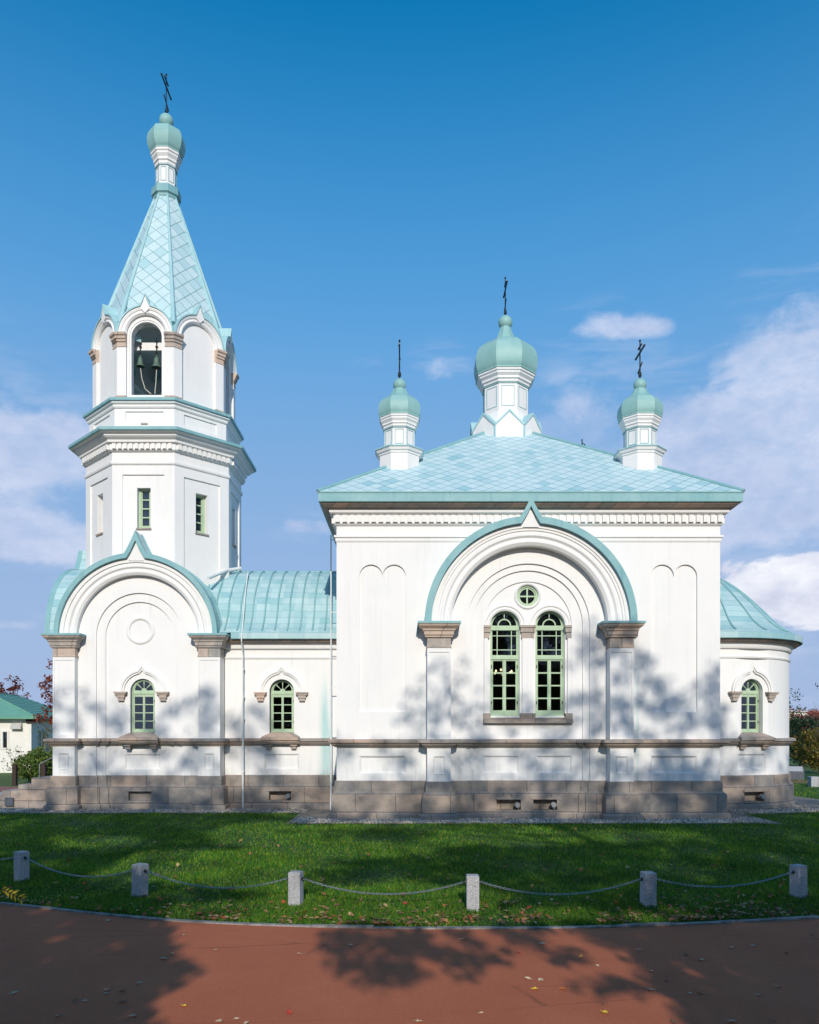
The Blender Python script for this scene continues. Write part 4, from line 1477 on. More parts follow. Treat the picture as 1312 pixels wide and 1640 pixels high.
# ---- apse
b = MB()
th = [PI * i / 48 for i in range(49)]
wa = 0.62 / AR
cut_lo, cut_hi = TH_A - wa, TH_A + wa
ang = [a for a in th if a < cut_lo] + [cut_lo] + [None] + [cut_hi] + [a for a in th if a > cut_hi]
prev = (XR - 0.1, TY - AR)
seq = []
for a in ang:
    if a is None:
        seq.append(None)
    else:
        seq.append((AX + AR * math.sin(a), TY - AR * math.cos(a)))
seq = [(XR - 0.1, TY - AR)] + seq + [(XR - 0.1, TY + AR)]
for i in range(len(seq) - 1):
    p, q = seq[i], seq[i + 1]
    if p is None or q is None:
        continue
    b.face([(*p, ZP - 0.1), (*q, ZP - 0.1), (*q, 5.36), (*p, 5.36)])
chord_d = AR * math.cos(wa) - AR
hwc = AR * math.sin(wa)
b.plate(FA, rect(-hwc, hwc, ZP - 0.1, 5.36), [arch(0.40, 0, 3.80, 2.45), rect(-.52, .52, 1.28, 1.77)], chord_d - 0.05, chord_d)
b.plate(FA, rect(-hwc, hwc, ZP - 0.1, 5.36), [arch(0.40, 0, 3.80, 2.45)], chord_d - 0.42, chord_d - 0.053)
recess_frame(b, FA, -.52, .52, 1.28, 1.77, chord_d)
b.sweep(apse_path, [(-0.05, 4.86), (0.03, 4.86), (0.05, 4.91), (-0.05, 4.93)])
b.sweep(apse_path, [(-0.05, 5.17), (0.06, 5.17), (0.09, 5.21), (0.10, 5.30), (0.14, 5.34), (-0.05, 5.34)])
apw = b.build('apse_wall', M['plaster'], church, True)
b = MB()
b.sweep(apse_path, [(-0.05, 5.342), (0.16, 5.342), (0.25, 5.37), (0.33, 5.44), (0.33, 5.46), (-0.05, 5.46)])
b.build('frieze', M['stone_frieze'], church, True)
FA2 = Fr(AX + (AR + chord_d) * math.sin(TH_A), TY - (AR + chord_d) * math.cos(TH_A), TH_A)
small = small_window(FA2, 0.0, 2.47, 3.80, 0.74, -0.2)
window_sill(FA2, 0.0, small, 0.50)
hood(FA2, 0.0, 3.78, 0.76, 0.96)
b = MB()
ah = AR + 0.40
AP = [(ah, 5.46), (ah + .02, 5.48), (ah + .02, 5.66), (ah - 0.10, 5.72), (ah - 0.42, 5.87), (ah - 0.80, 6.18), (2.06, 6.62), (1.6, 7.10), (1.10, 7.56), (0.6, 7.88), (0.001, 8.04)]
APs = AP[:3] + catmull(AP[3:], 5)
plan = [(XR - AX - 0.0, -1.0, True)] + [(math.sin(a), -math.cos(a), False) for a in [PI * i / 48 for i in range(49)]] + [(XR - AX, 1.0, True)]


def ap_pt(e, r, z):
    return (AX + e[0], TY + e[1] * r, z) if e[2] else (AX + e[0] * r, TY + e[1] * r, z)


s_ = 0.0
for i in range(len(APs) - 1):
    (r0, z0), (r1, z1) = APs[i], APs[i + 1]
    ds = math.hypot(r1 - r0, z1 - z0)
    for k in range(len(plan) - 1):
        e, g = plan[k], plan[k + 1]
        u0, u1 = (k - 1) * 0.075 if k else -1.5, k * 0.075
        b.face([ap_pt(e, r0, z0), ap_pt(g, r0, z0), ap_pt(g, r1, z1), ap_pt(e, r1, z1)], [(u0, s_), (u1, s_), (u1, s_ + ds), (u0, s_ + ds)])
    s_ += ds
aroof = b.build('apse_roof', M['sheet'], church)
b = MB()
for a in [PI * i / 9 for i in range(0, 10)]:
    b.tube([(AX + r * math.sin(a), TY - r * math.cos(a), z + 0.02) for r, z in APs[4:]], 0.030, 6)
for x in (AX - 0.5, AX - 1.0):
    b.tube([(x, TY - r, z + 0.02) for r, z in APs[4:]], 0.030, 6)
b.build('seam', M['copper'], aroof)

# ---- conductors
b = MB()
xp, yp = -5.37, YN - 0.26
b.tube([(xp - 0.16, TY - 1.2, 7.92), (xp - 0.08, TY - 2.0, 7.08), (xp - 0.02, TY - 2.75, 5.80), (xp, YN - 0.46, 5.60), (xp, YN - 0.46, 5.40), (xp, YN - 0.24, 5.0), (xp, YN - 0.24, 0.0)], 0.02, 6)
b.tube([(xp, YN - 0.24, 2.4), (xp, YN - 0.24, 0.0)], 0.032, 8)
for z in (1.2, 2.9, 3.6, 4.5):
    b.box(Fr(xp, YN), -0.03, 0.03, 0.0, 0.26, z - 0.015, z + 0.015)
b.build('lightning_conductor', M['white_pipe'], church)
b = MB()
xq, yq = -2.50, 2.45
b.tube([(xq, yq, 0.0), (xq, yq, 8.75)], 0.022, 8)
b.tube([(xq, yq, 0.0), (xq, yq, 2.3)], 0.034, 8)
for z in (2.55, 3.9, 5.2, 6.3, 7.6, 8.6):
    b.box(G, xq, XL, -yq - 0.012, -yq + 0.012, z - 0.012, z + 0.012)
b.build('lightning_conductor', M['white_pipe'], church)

# ------------------------------------------------------------------ bells and chandelier
def bell(name, x, y, z, r, h, label, rope=None, group=None):
    o = empty(name, (x, y, z))
    tag(o, label, 'bell', group)
    b = MB()
    pr = [(0.02, 0.0), (r * .42, -0.02 * h), (r * .55, -.12 * h), (r * .62, -.45 * h), (r * .74, -.72 * h), (r * .95, -.93 * h), (r, -h), (r * .93, -h), (r * .7, -.72 * h)]
    b.lathe(0, 0, pr, 20, 0, False, True, True)
    b.tube([(0, 0, -0.02), (0, 0, 0.14 * h + .03)], r * .16, 8)
    b.build('bell_body', M['bronze'], o, True)
    b = MB()
    b.tube([(0, 0, -.3 * h), (0, 0, -h * 1.02)], 0.015, 6)
    b.sphere((0, 0, -h * 1.05), r * .18, 8, 6)
    b.build('clapper', M['iron'], o)
    b = MB()
    b.tube([(0, 0, .1 * h), (0, 0, .1 * h + 0.62)], 0.018, 6)
    for q in (0.12, 0.34, 0.52):
        b.tube([(-0.045, 0, .1 * h + q), (0.045, 0, .1 * h + q)], 0.02, 6)
    b.build('hanger', M['iron'], o)
    if rope:
        b = MB()
        b.tube([(rx, ry, rz) for rx, ry, rz in rope], 0.016, 6)
        b.build('rope', M['rope'], o)
    return o


by = TY - 1.60
sc_ = (by - CAM_Y) / 1280
bx1, bx2 = (225 - 656) * sc_, (251 - 656) * sc_
zb1 = EYE + (1170 - 573) * sc_
bell('bell', bx1, by, zb1, 0.145, 0.30, 'small bronze bell hanging in the open belfry arch, left of the pair, rope hanging slack', [(0, 0, -0.32), (0.05, 0, -0.7), (0.16, 0.0, -1.05), (0.36, 0, -1.22)])
bell('bell', bx2, by, zb1 + 0.0, 0.165, 0.34, 'small bronze bell hanging in the open belfry arch, right of the pair, beside the pier', [(0, 0, -0.36), (-0.02, 0, -0.8), (-0.06, 0, -1.22)])
by2 = TY - 0.5
bell('large_bell', TX + 0.30, by2, 14.95, 0.50, 0.98, 'large green bronze bell low behind the two small bells in the belfry')

ch = empty('chandelier', (3.32, 4.4, 4.35))
tag(ch, 'small brass chandelier with lit bulbs seen through the left of the twin windows', 'chandelier')
b = MB()
b.tube([(0, 0, 0.05), (0, 0, 4.3)], 0.015, 6)
b.sphere((0, 0, 0.0), 0.07, 10, 8)
for k in range(8):
    a = PI / 4 * k + 0.2
    b.tube([(0, 0, 0), (0.22 * math.cos(a), 0.22 * math.sin(a), -0.06), (0.40 * math.cos(a), 0.40 * math.sin(a), 0.08)], 0.012, 6)
b.build('arm_ring', M['bronze'], ch)
for k in range(8):
    a = PI / 4 * k + 0.2
    b = MB()
    b.sphere((0.40 * math.cos(a), 0.40 * math.sin(a), 0.14 + 0.10 * (k % 2)), 0.032, 8, 6, 0, 1.4)
    b.build('bulb', M['bulb'], ch)

# ------------------------------------------------------------------ the ground
edge_px = [(-900, 1370), (-500, 1404), (-200, 1432), (0, 1447), (160, 1464), (300, 1476), (500, 1484), (700, 1487), (900, 1486), (1100, 1480), (1312, 1470), (1500, 1459), (1800, 1438), (2300, 1400)]
edge = []
for px, py in edge_px:
    dd = EYE * 1280 / (py - 1170)
    edge.append(((px - 656) * dd / 1280, CAM_Y + dd))
edge = catmull(edge, 8)


def edge_y(x):
    for (a, c), (e, g) in zip(edge, edge[1:]):
        if a <= x <= e:
            return c + (g - c) * (x - a) / (e - a + 1e-9)
    return edge[0][1] if x < edge[0][0] else edge[-1][1]


b = MB()
b.face([(-900, -300, -0.012), (900, -300, -0.012), (900, 1500, -0.012), (-900, 1500, -0.012)])
tag(b.build('ground', M['field']), kind='structure')
b = MB()
lawn_pts = [(x, y + 0.02) for x, y in edge] + [(30, 16), (30, 24), (-12.8, 24), (-12.8, 2.0), (-30, 2.0), (-30, -6)]
b.face([(x, y, -0.004) for x, y in lawn_pts])
tag(b.build('lawn', M['lawn']), kind='structure')
b = MB()
b.face([(x, y - 0.03, -0.002) for x, y in edge] + [(40, -12, -0.002), (40, -60, -0.002), (-40, -60, -0.002), (-40, -12, -0.002)])
tag(b.build('path', M['path']), kind='structure')
b = MB()
prof = [(-0.037, -0.05), (-0.037, 0.020), (0.037, 0.020), (0.037, -0.05)]
dist = 0.0
seg = [edge[0]]
for p, q in zip(edge, edge[1:]):
    dist += math.hypot(q[0] - p[0], q[1] - p[1])
    seg.append(q)
    if dist > 0.62:
        if len(seg) > 1:
            a, c = Vector(seg[-2]), Vector(seg[-1])
            e = tuple(a + (c - a) * 0.97)
            jit = random.uniform(-0.006, 0.008)
            b.sweep(seg[:-1] + [e], [(d + random.uniform(-.008, .008), z + (jit if z > 0 else 0)) for d, z in prof])
        seg = [q]
        dist = 0.0
tag(b.build('path_edging', M['kerb']), kind='structure')
# gravel apron round the walls
b = MB()
GX = [(-13.2, 1.35), (-3.25, 1.35), (-3.25, -1.38), (9.98, -1.38), (9.98, 1.0), (14.6, 2.2), (15.2, 5.5), (14.4, 9.8), (10.0, 12.6), (-13.2, 12.6)]
b.face([(x, y, 0.004) for x, y in GX])
tag(b.build('gravel_bed', M['gravel_bed']), kind='structure')
b = MB()
for (x0, y0, x1, y1) in ((-3.29, -1.40, -3.29, 1.30), (10.02, -1.40, 10.02, 1.0)):
    b.sweep([(x0, y0), (x1, y1)], [(-0.04, -0.05), (-0.04, 0.02), (0.04, 0.02), (0.04, -0.05)])
tag(b.build('gravel_edging', M['kerb']), kind='structure')


def np_mesh(name, V, F, mat, parent=None):
    """V (n,3), F (m,k) -> one mesh object"""
    me = bpy.data.meshes.new(name)
    n, (m, k) = len(V), F.shape
    me.vertices.add(n)
    me.vertices.foreach_set('co', np.asarray(V, dtype=np.float32).ravel())
    me.loops.add(m * k)
    me.loops.foreach_set('vertex_index', F.astype(np.int32).ravel())
    me.polygons.add(m)
    me.polygons.foreach_set('loop_start', np.arange(0, m * k, k, dtype=np.int32))
    me.update(calc_edges=True)
    me.validate()
    me.materials.append(mat)
    o = bpy.data.objects.new(name, me)
    COL.objects.link(o)
    if parent:
        o.parent = parent
    return o


def unit(n):
    v = rng.normal(size=(n, 3))
    return v / np.linalg.norm(v, axis=1, keepdims=True)


def leaf_mesh(name, P, size, mat, parent=None, aspect=0.55, flat=0.0, jitter=0.35):
    """one folded diamond leaf at every point"""
    n = len(P)
    t = unit(n)
    if flat:
        t[:, 2] *= (1 - flat)
        t /= np.linalg.norm(t, axis=1, keepdims=True)
    nn = unit(n)
    if flat:
        nn = nn * (1 - flat) + np.array([0, 0, 1.0]) * flat
    s = np.cross(t, nn)
    s /= np.linalg.norm(s, axis=1, keepdims=True) + 1e-9
    up = np.cross(s, t)
    L = (size * (1 + jitter * rng.uniform(-1, 1, n)))[:, None]
    W = L * aspect * 0.5
    a = P - t * L * 0.5
    c = P + t * L * 0.5
    e = P + s * W + up * L * 0.08 - t * L * 0.04
    g = P - s * W + up * L * 0.08 - t * L * 0.04
    V = np.stack([a, e, c, g], 1).reshape(-1, 3)
    F = np.arange(4 * n).reshape(n, 4)
    return np_mesh(name, V, F, mat, parent)


GXn = np.array(GX)


def inside(poly, x, y):
    r = np.zeros(len(x), bool)
    j = len(poly) - 1
    for i in range(len(poly)):
        xi, yi = poly[i]
        xj, yj = poly[j]
        c = ((yi > y) != (yj > y)) & (x < (xj - xi) * (y - yi) / (yj - yi + 1e-12) + xi)
        r ^= c
        j = i
    return r


# grass: every blade a thin bent triangle, denser towards the viewer
def smooth_noise(x, y, k, seed):
    r2 = np.random.default_rng(seed)
    v = np.zeros_like(x)
    for i in range(10):
        a = r2.uniform(0, 2 * PI)
        f = k * r2.uniform(0.5, 2.2)
        v += np.sin((x * math.cos(a) + y * math.sin(a)) * f + r2.uniform(0, 6.28))
    return v / 10 ** 0.5


NB = 560000
gd = CAM_Y + 1.0 / rng.uniform(1 / 41.0, 1 / 9.9, NB)
gx = rng.uniform(-0.80, 0.80, NB) * (gd - CAM_Y)
ey = np.interp(gx, [p[0] for p in edge], [p[1] for p in edge])
clump = smooth_noise(gx, gd, 2.6, 3)
keep = (gd > ey + 0.04 + 0.05 * rng.random(NB)) & ~inside(GX, gx, gd) & ~((gx < -9.0) & (gd > 1.2) & (gd < 30)) & (rng.random(NB) < 0.78 + 0.25 * clump)
gx, gd, clump = gx[keep], gd[keep], clump[keep]
n = len(gx)
hgt = (0.040 + 0.022 * rng.random(n) + 0.014 * clump).clip(0.022, 0.10) * np.where(rng.random(n) < 0.02, 1.5, 1.0)
far = ((gd - CAM_Y) / 12).clip(0.9, 2.2)
wid = (0.0045 + 0.004 * rng.random(n)) * far
a = rng.uniform(0, 2 * PI, n)
lean = rng.uniform(0.2, 0.9, n) * hgt
b_ = rng.uniform(0, 2 * PI, n)
base = np.stack([gx, gd, np.zeros(n)], 1)
dx = np.stack([np.cos(a) * wid, np.sin(a) * wid, np.zeros(n)], 1)
tip = base + np.stack([np.cos(b_) * lean, np.sin(b_) * lean, hgt], 1)
V = np.stack([base - dx, base + dx, tip], 1).reshape(-1, 3)
g = np_mesh('grass', V, np.arange(3 * n).reshape(n, 3), M['blade'])
tag(g, 'short mown green grass of the lawn in front of the church', 'grass', kind='stuff')

# broad leaved weeds and clover through the sward
nw = 9000
gd = CAM_Y + 1.0 / rng.uniform(1 / 23.0, 1 / 10.2, nw)
gx = rng.uniform(-0.56, 0.56, nw) * (gd - CAM_Y)
ey = np.interp(gx, [p[0] for p in edge], [p[1] for p in edge])
k_ = (gd > ey + 0.12) & (gd < -1.5) & (smooth_noise(gx, gd, 1.7, 9) > 0.1)
P = np.stack([gx, gd, 0.02 + 0.03 * rng.random(nw)], 1)[k_]
o = leaf_mesh('clover', P, np.full(len(P), 0.042), M['lf_green'], None, 0.8, 0.6)
tag(o, 'low clover and weeds mixed into the lawn', 'weeds', kind='stuff')

# leaf litter in the grass along the path edging
nl = 3000
gx = rng.uniform(-6.5, 6.6, nl)
ey = np.interp(gx, [p[0] for p in edge], [p[1] for p in edge])
gd = ey + 0.05 + rng.exponential(0.42, nl)
dens = 0.20 + 0.65 * np.exp(-((gx - 0.6) / 2.4) ** 2) + 0.45 * np.exp(-((gx - 4.2) / 2.2) ** 2) + 0.25 * np.exp(-((gx + 2.2) / .9) ** 2)
k_ = (rng.random(nl) < dens * (0.6 + 0.5 * smooth_noise(gx, gd, 3.0, 5))) & (gd < -1.5)
P = np.stack([gx, gd, 0.028 + 0.03 * rng.random(nl)], 1)[k_]
nb2 = 260
gd2 = CAM_Y + 1 / rng.uniform(1 / 21.5, 1 / 11.5, nb2)
P2 = np.stack([rng.uniform(-.5, .5, nb2) * (gd2 - CAM_Y), gd2, np.full(nb2, 0.05)], 1)
P = np.concatenate([P, P2])
o = leaf_mesh('leaf_litter', P, np.full(len(P), 0.085), M['litter'], None, 0.6, 0.75)
tag(o, 'scattered brown and orange fallen leaves in the grass along the path edging', 'fallen leaves', kind='stuff')

# pebbles on the gravel apron
npb = 16000
px_ = np.concatenate([rng.uniform(-13.1, -3.2, npb // 4), rng.uniform(-3.2, 9.95, npb // 2), rng.uniform(9.9, 14.6, npb // 4)])
py_ = np.concatenate([rng.uniform(1.38, 2.8, npb // 4), rng.uniform(-1.36, 0.0, npb // 2), rng.uniform(0.8, 4.0, npb // 4)])
k_ = inside(GX, px_, py_)
px_, py_ = px_[k_], py_[k_]
n = len(px_)
s = 0.016 + 0.022 * rng.random(n)
oc = np.array([(1, 0, 0), (0, 1, 0), (-1, 0, 0), (0, -1, 0), (0, 0, .7), (0, 0, -.7)], float)
of = np.array([(0, 1, 4), (1, 2, 4), (2, 3, 4), (3, 0, 4), (1, 0, 5), (2, 1, 5), (3, 2, 5), (0, 3, 5)])
ra = rng.uniform(0, 2 * PI, n)
ca, sa = np.cos(ra), np.sin(ra)
st = rng.uniform(.7, 1.3, (n, 3))
V = oc[None] * st[:, None, :]
V = np.stack([V[..., 0] * ca[:, None] - V[..., 1] * sa[:, None], V[..., 0] * sa[:, None] + V[..., 1] * ca[:, None], V[..., 2]], -1)
V = V * s[:, None, None] + np.stack([px_, py_, 0.006 + s * .5], 1)[:, None, :]
F = (of[None] + (np.arange(n) * 6)[:, None, None]).reshape(-1, 3)
o = np_mesh('gravel', V.reshape(-1, 3), F, M['pebble'])
tag(o, 'grey and beige pebbles of the gravel apron at the foot of the church walls', 'gravel', kind='stuff')

# ------------------------------------------------------------------ bollards and chains
bol = [(35, 1411), (224, 1436), (474, 1451), (757, 1458), (1038, 1452), (1279, 1438)]
bp = []
for px, py in bol:
    dd = EYE * 1280 / (py - 1170)
    bp.append(((px - 656) * dd / 1280, CAM_Y + dd))
bp = [(bp[0][0] - 2.6, bp[0][1] + 1.55)] + bp + [(bp[-1][0] + 2.5, bp[-1][1] + 1.3)]
blabels = ['granite bollard out of frame to the left', 'shaded granite bollard beside the yellow leaved branch',
           'granite bollard in front of the bell tower, beside the sunlit patch of grass', 'granite bollard below the narrow gap between nave window and main block',
           'slim granite bollard below the twin arched windows, nearest to the path', 'granite bollard below the twin arched wall panel, with a bright patch on its front',
           'granite bollard in front of the round apse, turned at an angle', 'granite bollard out of frame to the right']


def make_bollard():
    r = empty('bollard')
    b = MB()
    h, w, c = 0.50, 0.088, 0.010
    b.lathe(0, 0, [(w, -0.05), (w, h - c), (w - c, h)], 4, PI / 4)
    b.build('post', M['granite'], r, bevel=0.006)
    for s in (-1, 1):
        e = MB()
        e.tube([(s * w, 0, 0.40), (s * (w + 0.018), 0, 0.40)], 0.022, 10)
        e.tube([(s * (w + 0.018) + 0.02 * math.sin(q), 0.0, 0.40 + 0.02 * math.cos(q) - 0.01) for q in [2 * PI * i / 10 for i in range(11)]], 0.006, 5)
        e.build('eye_bolt', M['iron'], r)
    return r


shown = [1, 2, 3, 4, 5, 6]
proto = None
frames = {}
for i in range(1, 7):
    t = Vector((bp[i + 1][0] - bp[i - 1][0], bp[i + 1][1] - bp[i - 1][1]))
    ang_ = math.atan2(t.y, t.x)
    if proto is None:
        proto = make_bollard()
        o = proto
    else:
        o = copy_tree(proto)
    o.location = (*bp[i], 0)
    o.rotation_euler = (random.uniform(-.012, .012), random.uniform(-.012, .012), ang_)
    frames[i] = ang_
    tag(o, blabels[i], 'bollard', 'granite bollards along the lawn edge')
clabels = ['chain leaving the left edge of the photo', 'chain sagging between the bollard by the yellow leaves and the one before the bell tower',
           'chain across the sunlit grass between the tower bollard and the one at the gravel corner', 'chain sagging between the gravel corner bollard and the slim middle bollard',
           'chain sagging between the slim middle bollard and the one below the arch pilaster', 'chain between the bollard below the arch pilaster and the one under the apse', 'chain leaving the right edge']


def chain(p, q, sag, label):
    """a run of small links hung in a curve"""
    p, q = Vector(p), Vector(q)
    L = (q - p).length
    n = int(L * 1.03 / 0.034)
    b = MB()
    pts = []
    for i in range(n + 1):
        k = i / n
        v = p.lerp(q, k)
        v.z -= sag * 4 * k * (1 - k)
        pts.append(v)
    for i in range(n):
        c = (pts[i] + pts[i + 1]) / 2
        t = (pts[i + 1] - pts[i]).normalized()
        sd = Vector((-t.y, t.x, 0)).normalized()
        up = t.cross(sd)
        ax = sd if i % 2 else up
        ring = [c + t * 0.023 * math.cos(2 * PI * j / 8) + ax * 0.012 * math.sin(2 * PI * j / 8) for j in range(9)]
        b.tube(ring, 0.0048, 4, caps=False)
    o = b.build('chain', M['chain'], None)
    tag(o, label, 'chain', 'chains strung between the granite bollards')


for i in range(0, 7):
    e0 = Vector((*bp[i], 0.40))
    e1 = Vector((*bp[i + 1], 0.40))
    t = (e1 - e0).normalized()
    if i in (0,):
        chain(e0, e1 - t * 0.11, 0.16, clabels[i])
    elif i == 6:
        continue
    else:
        chain(e0 + t * 0.11, e1 - t * 0.11, 0.20 if i < 5 else 0.17, clabels[i])

# ------------------------------------------------------------------ leaves lying on the path
def leaf_shape(size, seed):
    r = random.Random(seed)
    b = MB()
    n = 7
    ctr = []
    for i in range(n + 1):
        k = i / n
        x = (k - 0.5) * size
        w = size * 0.30 * math.sin(PI * min(1, k * 1.02)) ** 0.8 * (1 + r.uniform(-.12, .12))
        z = 0.004 + 0.22 * size * (k - 0.5) ** 2
        ctr.append(((x, -w, z + w * 0.5), (x, 0, z), (x, w, z + w * (0.4 + r.uniform(-.3, .4)))))
    for i in range(n):
        for j in range(2):
            b.face([ctr[i][j], ctr[i + 1][j], ctr[i + 1][j + 1], ctr[i][j + 1]])
    b.tube([(-0.5 * size, 0, 0.012), (-0.72 * size, 0.03 * size, 0.02)], 0.0022, 4)
    return b


path_leaves = [(295, 1498, 'p'), (345, 1522, 'p'), (275, 1528, 'p'), (262, 1536, 'p'), (35, 1459, 'p'), (173, 1475, 'p'), (223, 1575, 'p'), (172, 1586, 'p'), (170, 1592, 'p'), (196, 1588, 'b'), (135, 1604, 'p'), (120, 1604, 'b'),
               (196, 1606, 'b'), (24, 1591, 'p'), (94, 1628, 'p'), (214, 1628, 'p'), (295, 1612, 'y2'), (350, 1637, 'p'), (379, 1633, 'p'), (395, 1639, 'p'), (479, 1528, 'p'), (562, 1514, 'p'), (463, 1623, 'r'), (742, 1505, 'p'),
               (845, 1568, 'p'), (866, 1570, 'p'), (857, 1585, 'y2'), (771, 1623, 'p'), (672, 1637, 'p'), (868, 1512, 'p'), (832, 1527, 'r'), (931, 1532, 'y2'), (957, 1547, 'p'), (901, 1585, 'o'), (868, 1570, 'p'), (967, 1608, 'b'), (969, 1623, 'Y'), (1023, 1522, 'p'),
               (1042, 1556, 'p'), (1041, 1586, 'p'), (1068, 1571, 'b'), (1100, 1530, 'b'), (1123, 1538, 'p'), (1106, 1591, 'p'), (1121, 1592, 'b'), (1171, 1518, 'p'), (1206, 1515, 'p'), (1247, 1581, 'p'), (1215, 1594, 'p'), (1258, 1526, 'o'), (1237, 1634, 'b'), (1172, 1637, 'p'), (1300, 1498, 'b'), (1080, 1638, 'b')]
lm = {'p': ('dry_pale', 'pale dry'), 'b': ('dry_brown', 'curled brown'), 'y2': ('dry_yellow', 'dull yellow'), 'Y': ('dry_yellow', 'bright yellow'), 'r': ('dry_red', 'red'), 'o': ('dry_orange', 'orange brown')}
seen = {}
for i, (px, py, k) in enumerate(path_leaves):
    dd = EYE * 1280 / (py - 1170)
    x, y = (px - 656) * dd / 1280, CAM_Y + dd
    sz = {'Y': 0.085, 'r': 0.085, 'o': 0.08}.get(k, random.uniform(0.05, 0.085))
    key = k
    if (k, i % 3) in seen:
        o = bpy.data.objects.new('fallen_leaf', seen[(k, i % 3)])
        COL.objects.link(o)
    else:
        o = leaf_shape(0.075, i).build('fallen_leaf', M[lm[k][0]])
        seen[(k, i % 3)] = o.data
    o.scale = (sz / 0.075,) * 3
    o.location = (x, y, 0.0)
    o.rotation_euler = (random.uniform(-.15, .15), random.uniform(-.2, .2), random.uniform(0, 6.28))
    zone = 'in the shade at the left' if px < 255 else ('on the sunlit middle' if px < 1000 else 'in the shade at the right')
    lab = f'{lm[k][1]} fallen leaf lying on the red path {zone}'
    if k == 'Y':
        lab = 'bright yellow fallen leaf, the largest on the red path, near the bottom edge'
    if k == 'r':
        lab = 'red fallen leaf on the sunlit path near the bottom edge' if px < 700 else 'small red fallen leaf on the path close below the edging'
    tag(o, lab, 'leaf', 'leaves fallen on the red path')


# ------------------------------------------------------------------ trees and shrubs
def limb(b, p, d, L, r, depth, tips, rnd, spread=0.6, up=0.25):
    pts, rad = [Vector(p)], [r]
    d = Vector(d).normalized()
    n = 4
    for i in range(n):
        d = (d + Vector((rnd.uniform(-1, 1), rnd.uniform(-1, 1), rnd.uniform(-.6, 1))) * 0.16 + Vector((0, 0, up * 0.2))).normalized()
        pts.append(pts[-1] + d * (L / n))
        rad.append(r * (1 - 0.55 * (i + 1) / n))
    b.tube(pts, rad, 6 if r > 0.03 else 4)
    if depth == 0:
        tips.append(pts[-1])
        tips.append(pts[-2])
        return
    for k in range(3 if depth > 1 else 3):
        i = rnd.choice((2, 3, 4))
        nd = (d + Vector((rnd.uniform(-1, 1), rnd.uniform(-1, 1), rnd.uniform(-.3, .8))) * spread).normalized()
        limb(b, pts[i], nd, L * rnd.uniform(.5, .75), rad[i] * 0.7, depth - 1, tips, rnd, spread, up)


def clumps(centres, per, rad, squash=0.8):
    C = np.asarray(centres)
    n = len(C)
    off = unit(n * per) * (rng.random(n * per) ** (1 / 2.2))[:, None] * rad
    off[:, 2] *= squash
    return np.repeat(C, per, 0) + off


def plant(name, label, cat, loc, h, crown_r, crown_z, mat, nclump, per, leaf, trunk_r, depth=2, seed=1, squash=0.8, clump_r=0.3, group=None, aspect=0.55, wild=0.0):
    """trunk and limbs, with leaf clumps on an uneven crown"""
    rnd = random.Random(seed)
    o = empty(name, (*loc, 0))
    tag(o, label, cat, group)
    b = MB()
    tips = []
    b.tube([(0, 0, -0.05), (rnd.uniform(-.1, .1) * h * .1, 0, h * 0.25), (0, 0.03 * h * .2, crown_z * 0.8)], [trunk_r, trunk_r * .8, trunk_r * .6], 8)
    for k in range(7):
        a = 2 * PI * k / 7 + rnd.uniform(-.3, .3)
        limb(b, (0, 0, crown_z * rnd.uniform(.35, .8)), (math.cos(a), math.sin(a), rnd.uniform(.3, 1.3)), crown_r * 0.8, trunk_r * .5, depth, tips, rnd)
    b.build('trunk', M['bark'], o, True)
    C = []
    lob = [(Vector((rnd.uniform(-1, 1), rnd.uniform(-1, 1), rnd.uniform(-.8, 1))).normalized(), rnd.uniform(.75, 1.2)) for _ in range(9)]
    while len(C) < nclump:
        v = Vector((rnd.gauss(0, 1), rnd.gauss(0, 1), rnd.gauss(0, 1))).normalized()
        rr = max((q[1] * max(0, v.dot(q[0])) ** 2 for q in lob)) * 0.55 + 0.5
        v *= rr * rnd.uniform(.35, 1.0) ** 0.5
        p = (v.x * crown_r, v.y * crown_r, crown_z + v.z * (h - crown_z))
        if p[2] > 0.1:
            C.append(p)
    if wild:
        C += [tuple(t) for t in tips if rnd.random() < wild]
    P = clumps(C, per, clump_r, squash)
    P = P[P[:, 2] > 0.03]
    leaf_mesh('crown', P, np.full(len(P), leaf), mat, o, aspect)
    return o


def at(px, py, depth):
    return ((px - 656) * depth / 1280, CAM_Y + depth)


# house on the left
house = empty('house', (*at(48, 0, 48), 0), R(8))
tag(house, 'low white house with green hipped metal roof behind the steps of the bell tower', 'house')
HF = Fr(0, 0)
HR = Fr(0, 0, PI / 2)
EV = 3.34
b = MB()
wins_f = ((-1.52, -1.28), (-2.02, -1.78), (-5.2, -4.2))
b.plate(HF, rect(-7, 0, 0, EV), [rect(u0, u1, 1.5, 2.45) for u0, u1 in wins_f], -0.25, 0)
wins_r = ((1.55, 2.0), (2.2, 2.65), (5.6, 6.4))
b.plate(HR, rect(0.25, 12, 0, EV), [rect(u0, u1, 1.35, 2.5) for u0, u1 in wins_r], -0.25, 0)
b.build('wall', M['house_wall'], house)
b = MB()
b.box(HF, -6.7, -0.4, -11.6, -0.6, 0.1, 3.2)
b.build('interior', M['dark'], house)
for fr_, lst, z0, z1 in ((HF, wins_f, 1.5, 2.45), (HR, wins_r, 1.35, 2.5)):
    for (u0, u1) in lst:
        b = MB()
        b.plate(fr_, rect(u0 - .10, u1 + .10, z0 - .1, z1 + .1), [rect(u0, u1, z0, z1)], -0.01, 0.05)
        w_ = b.build('window', M['house_wall'], house)
        pane(fr_, rect(u0 - .02, u1 + .02, z0 - .02, z1 + .02), -0.12, 'pane', w_)
b = MB()
e_ = 0.45
zr = 4.95
q = [(-7 - e_, -e_), (e_, -e_), (e_, 12 + e_), (-7 - e_, 12 + e_)]
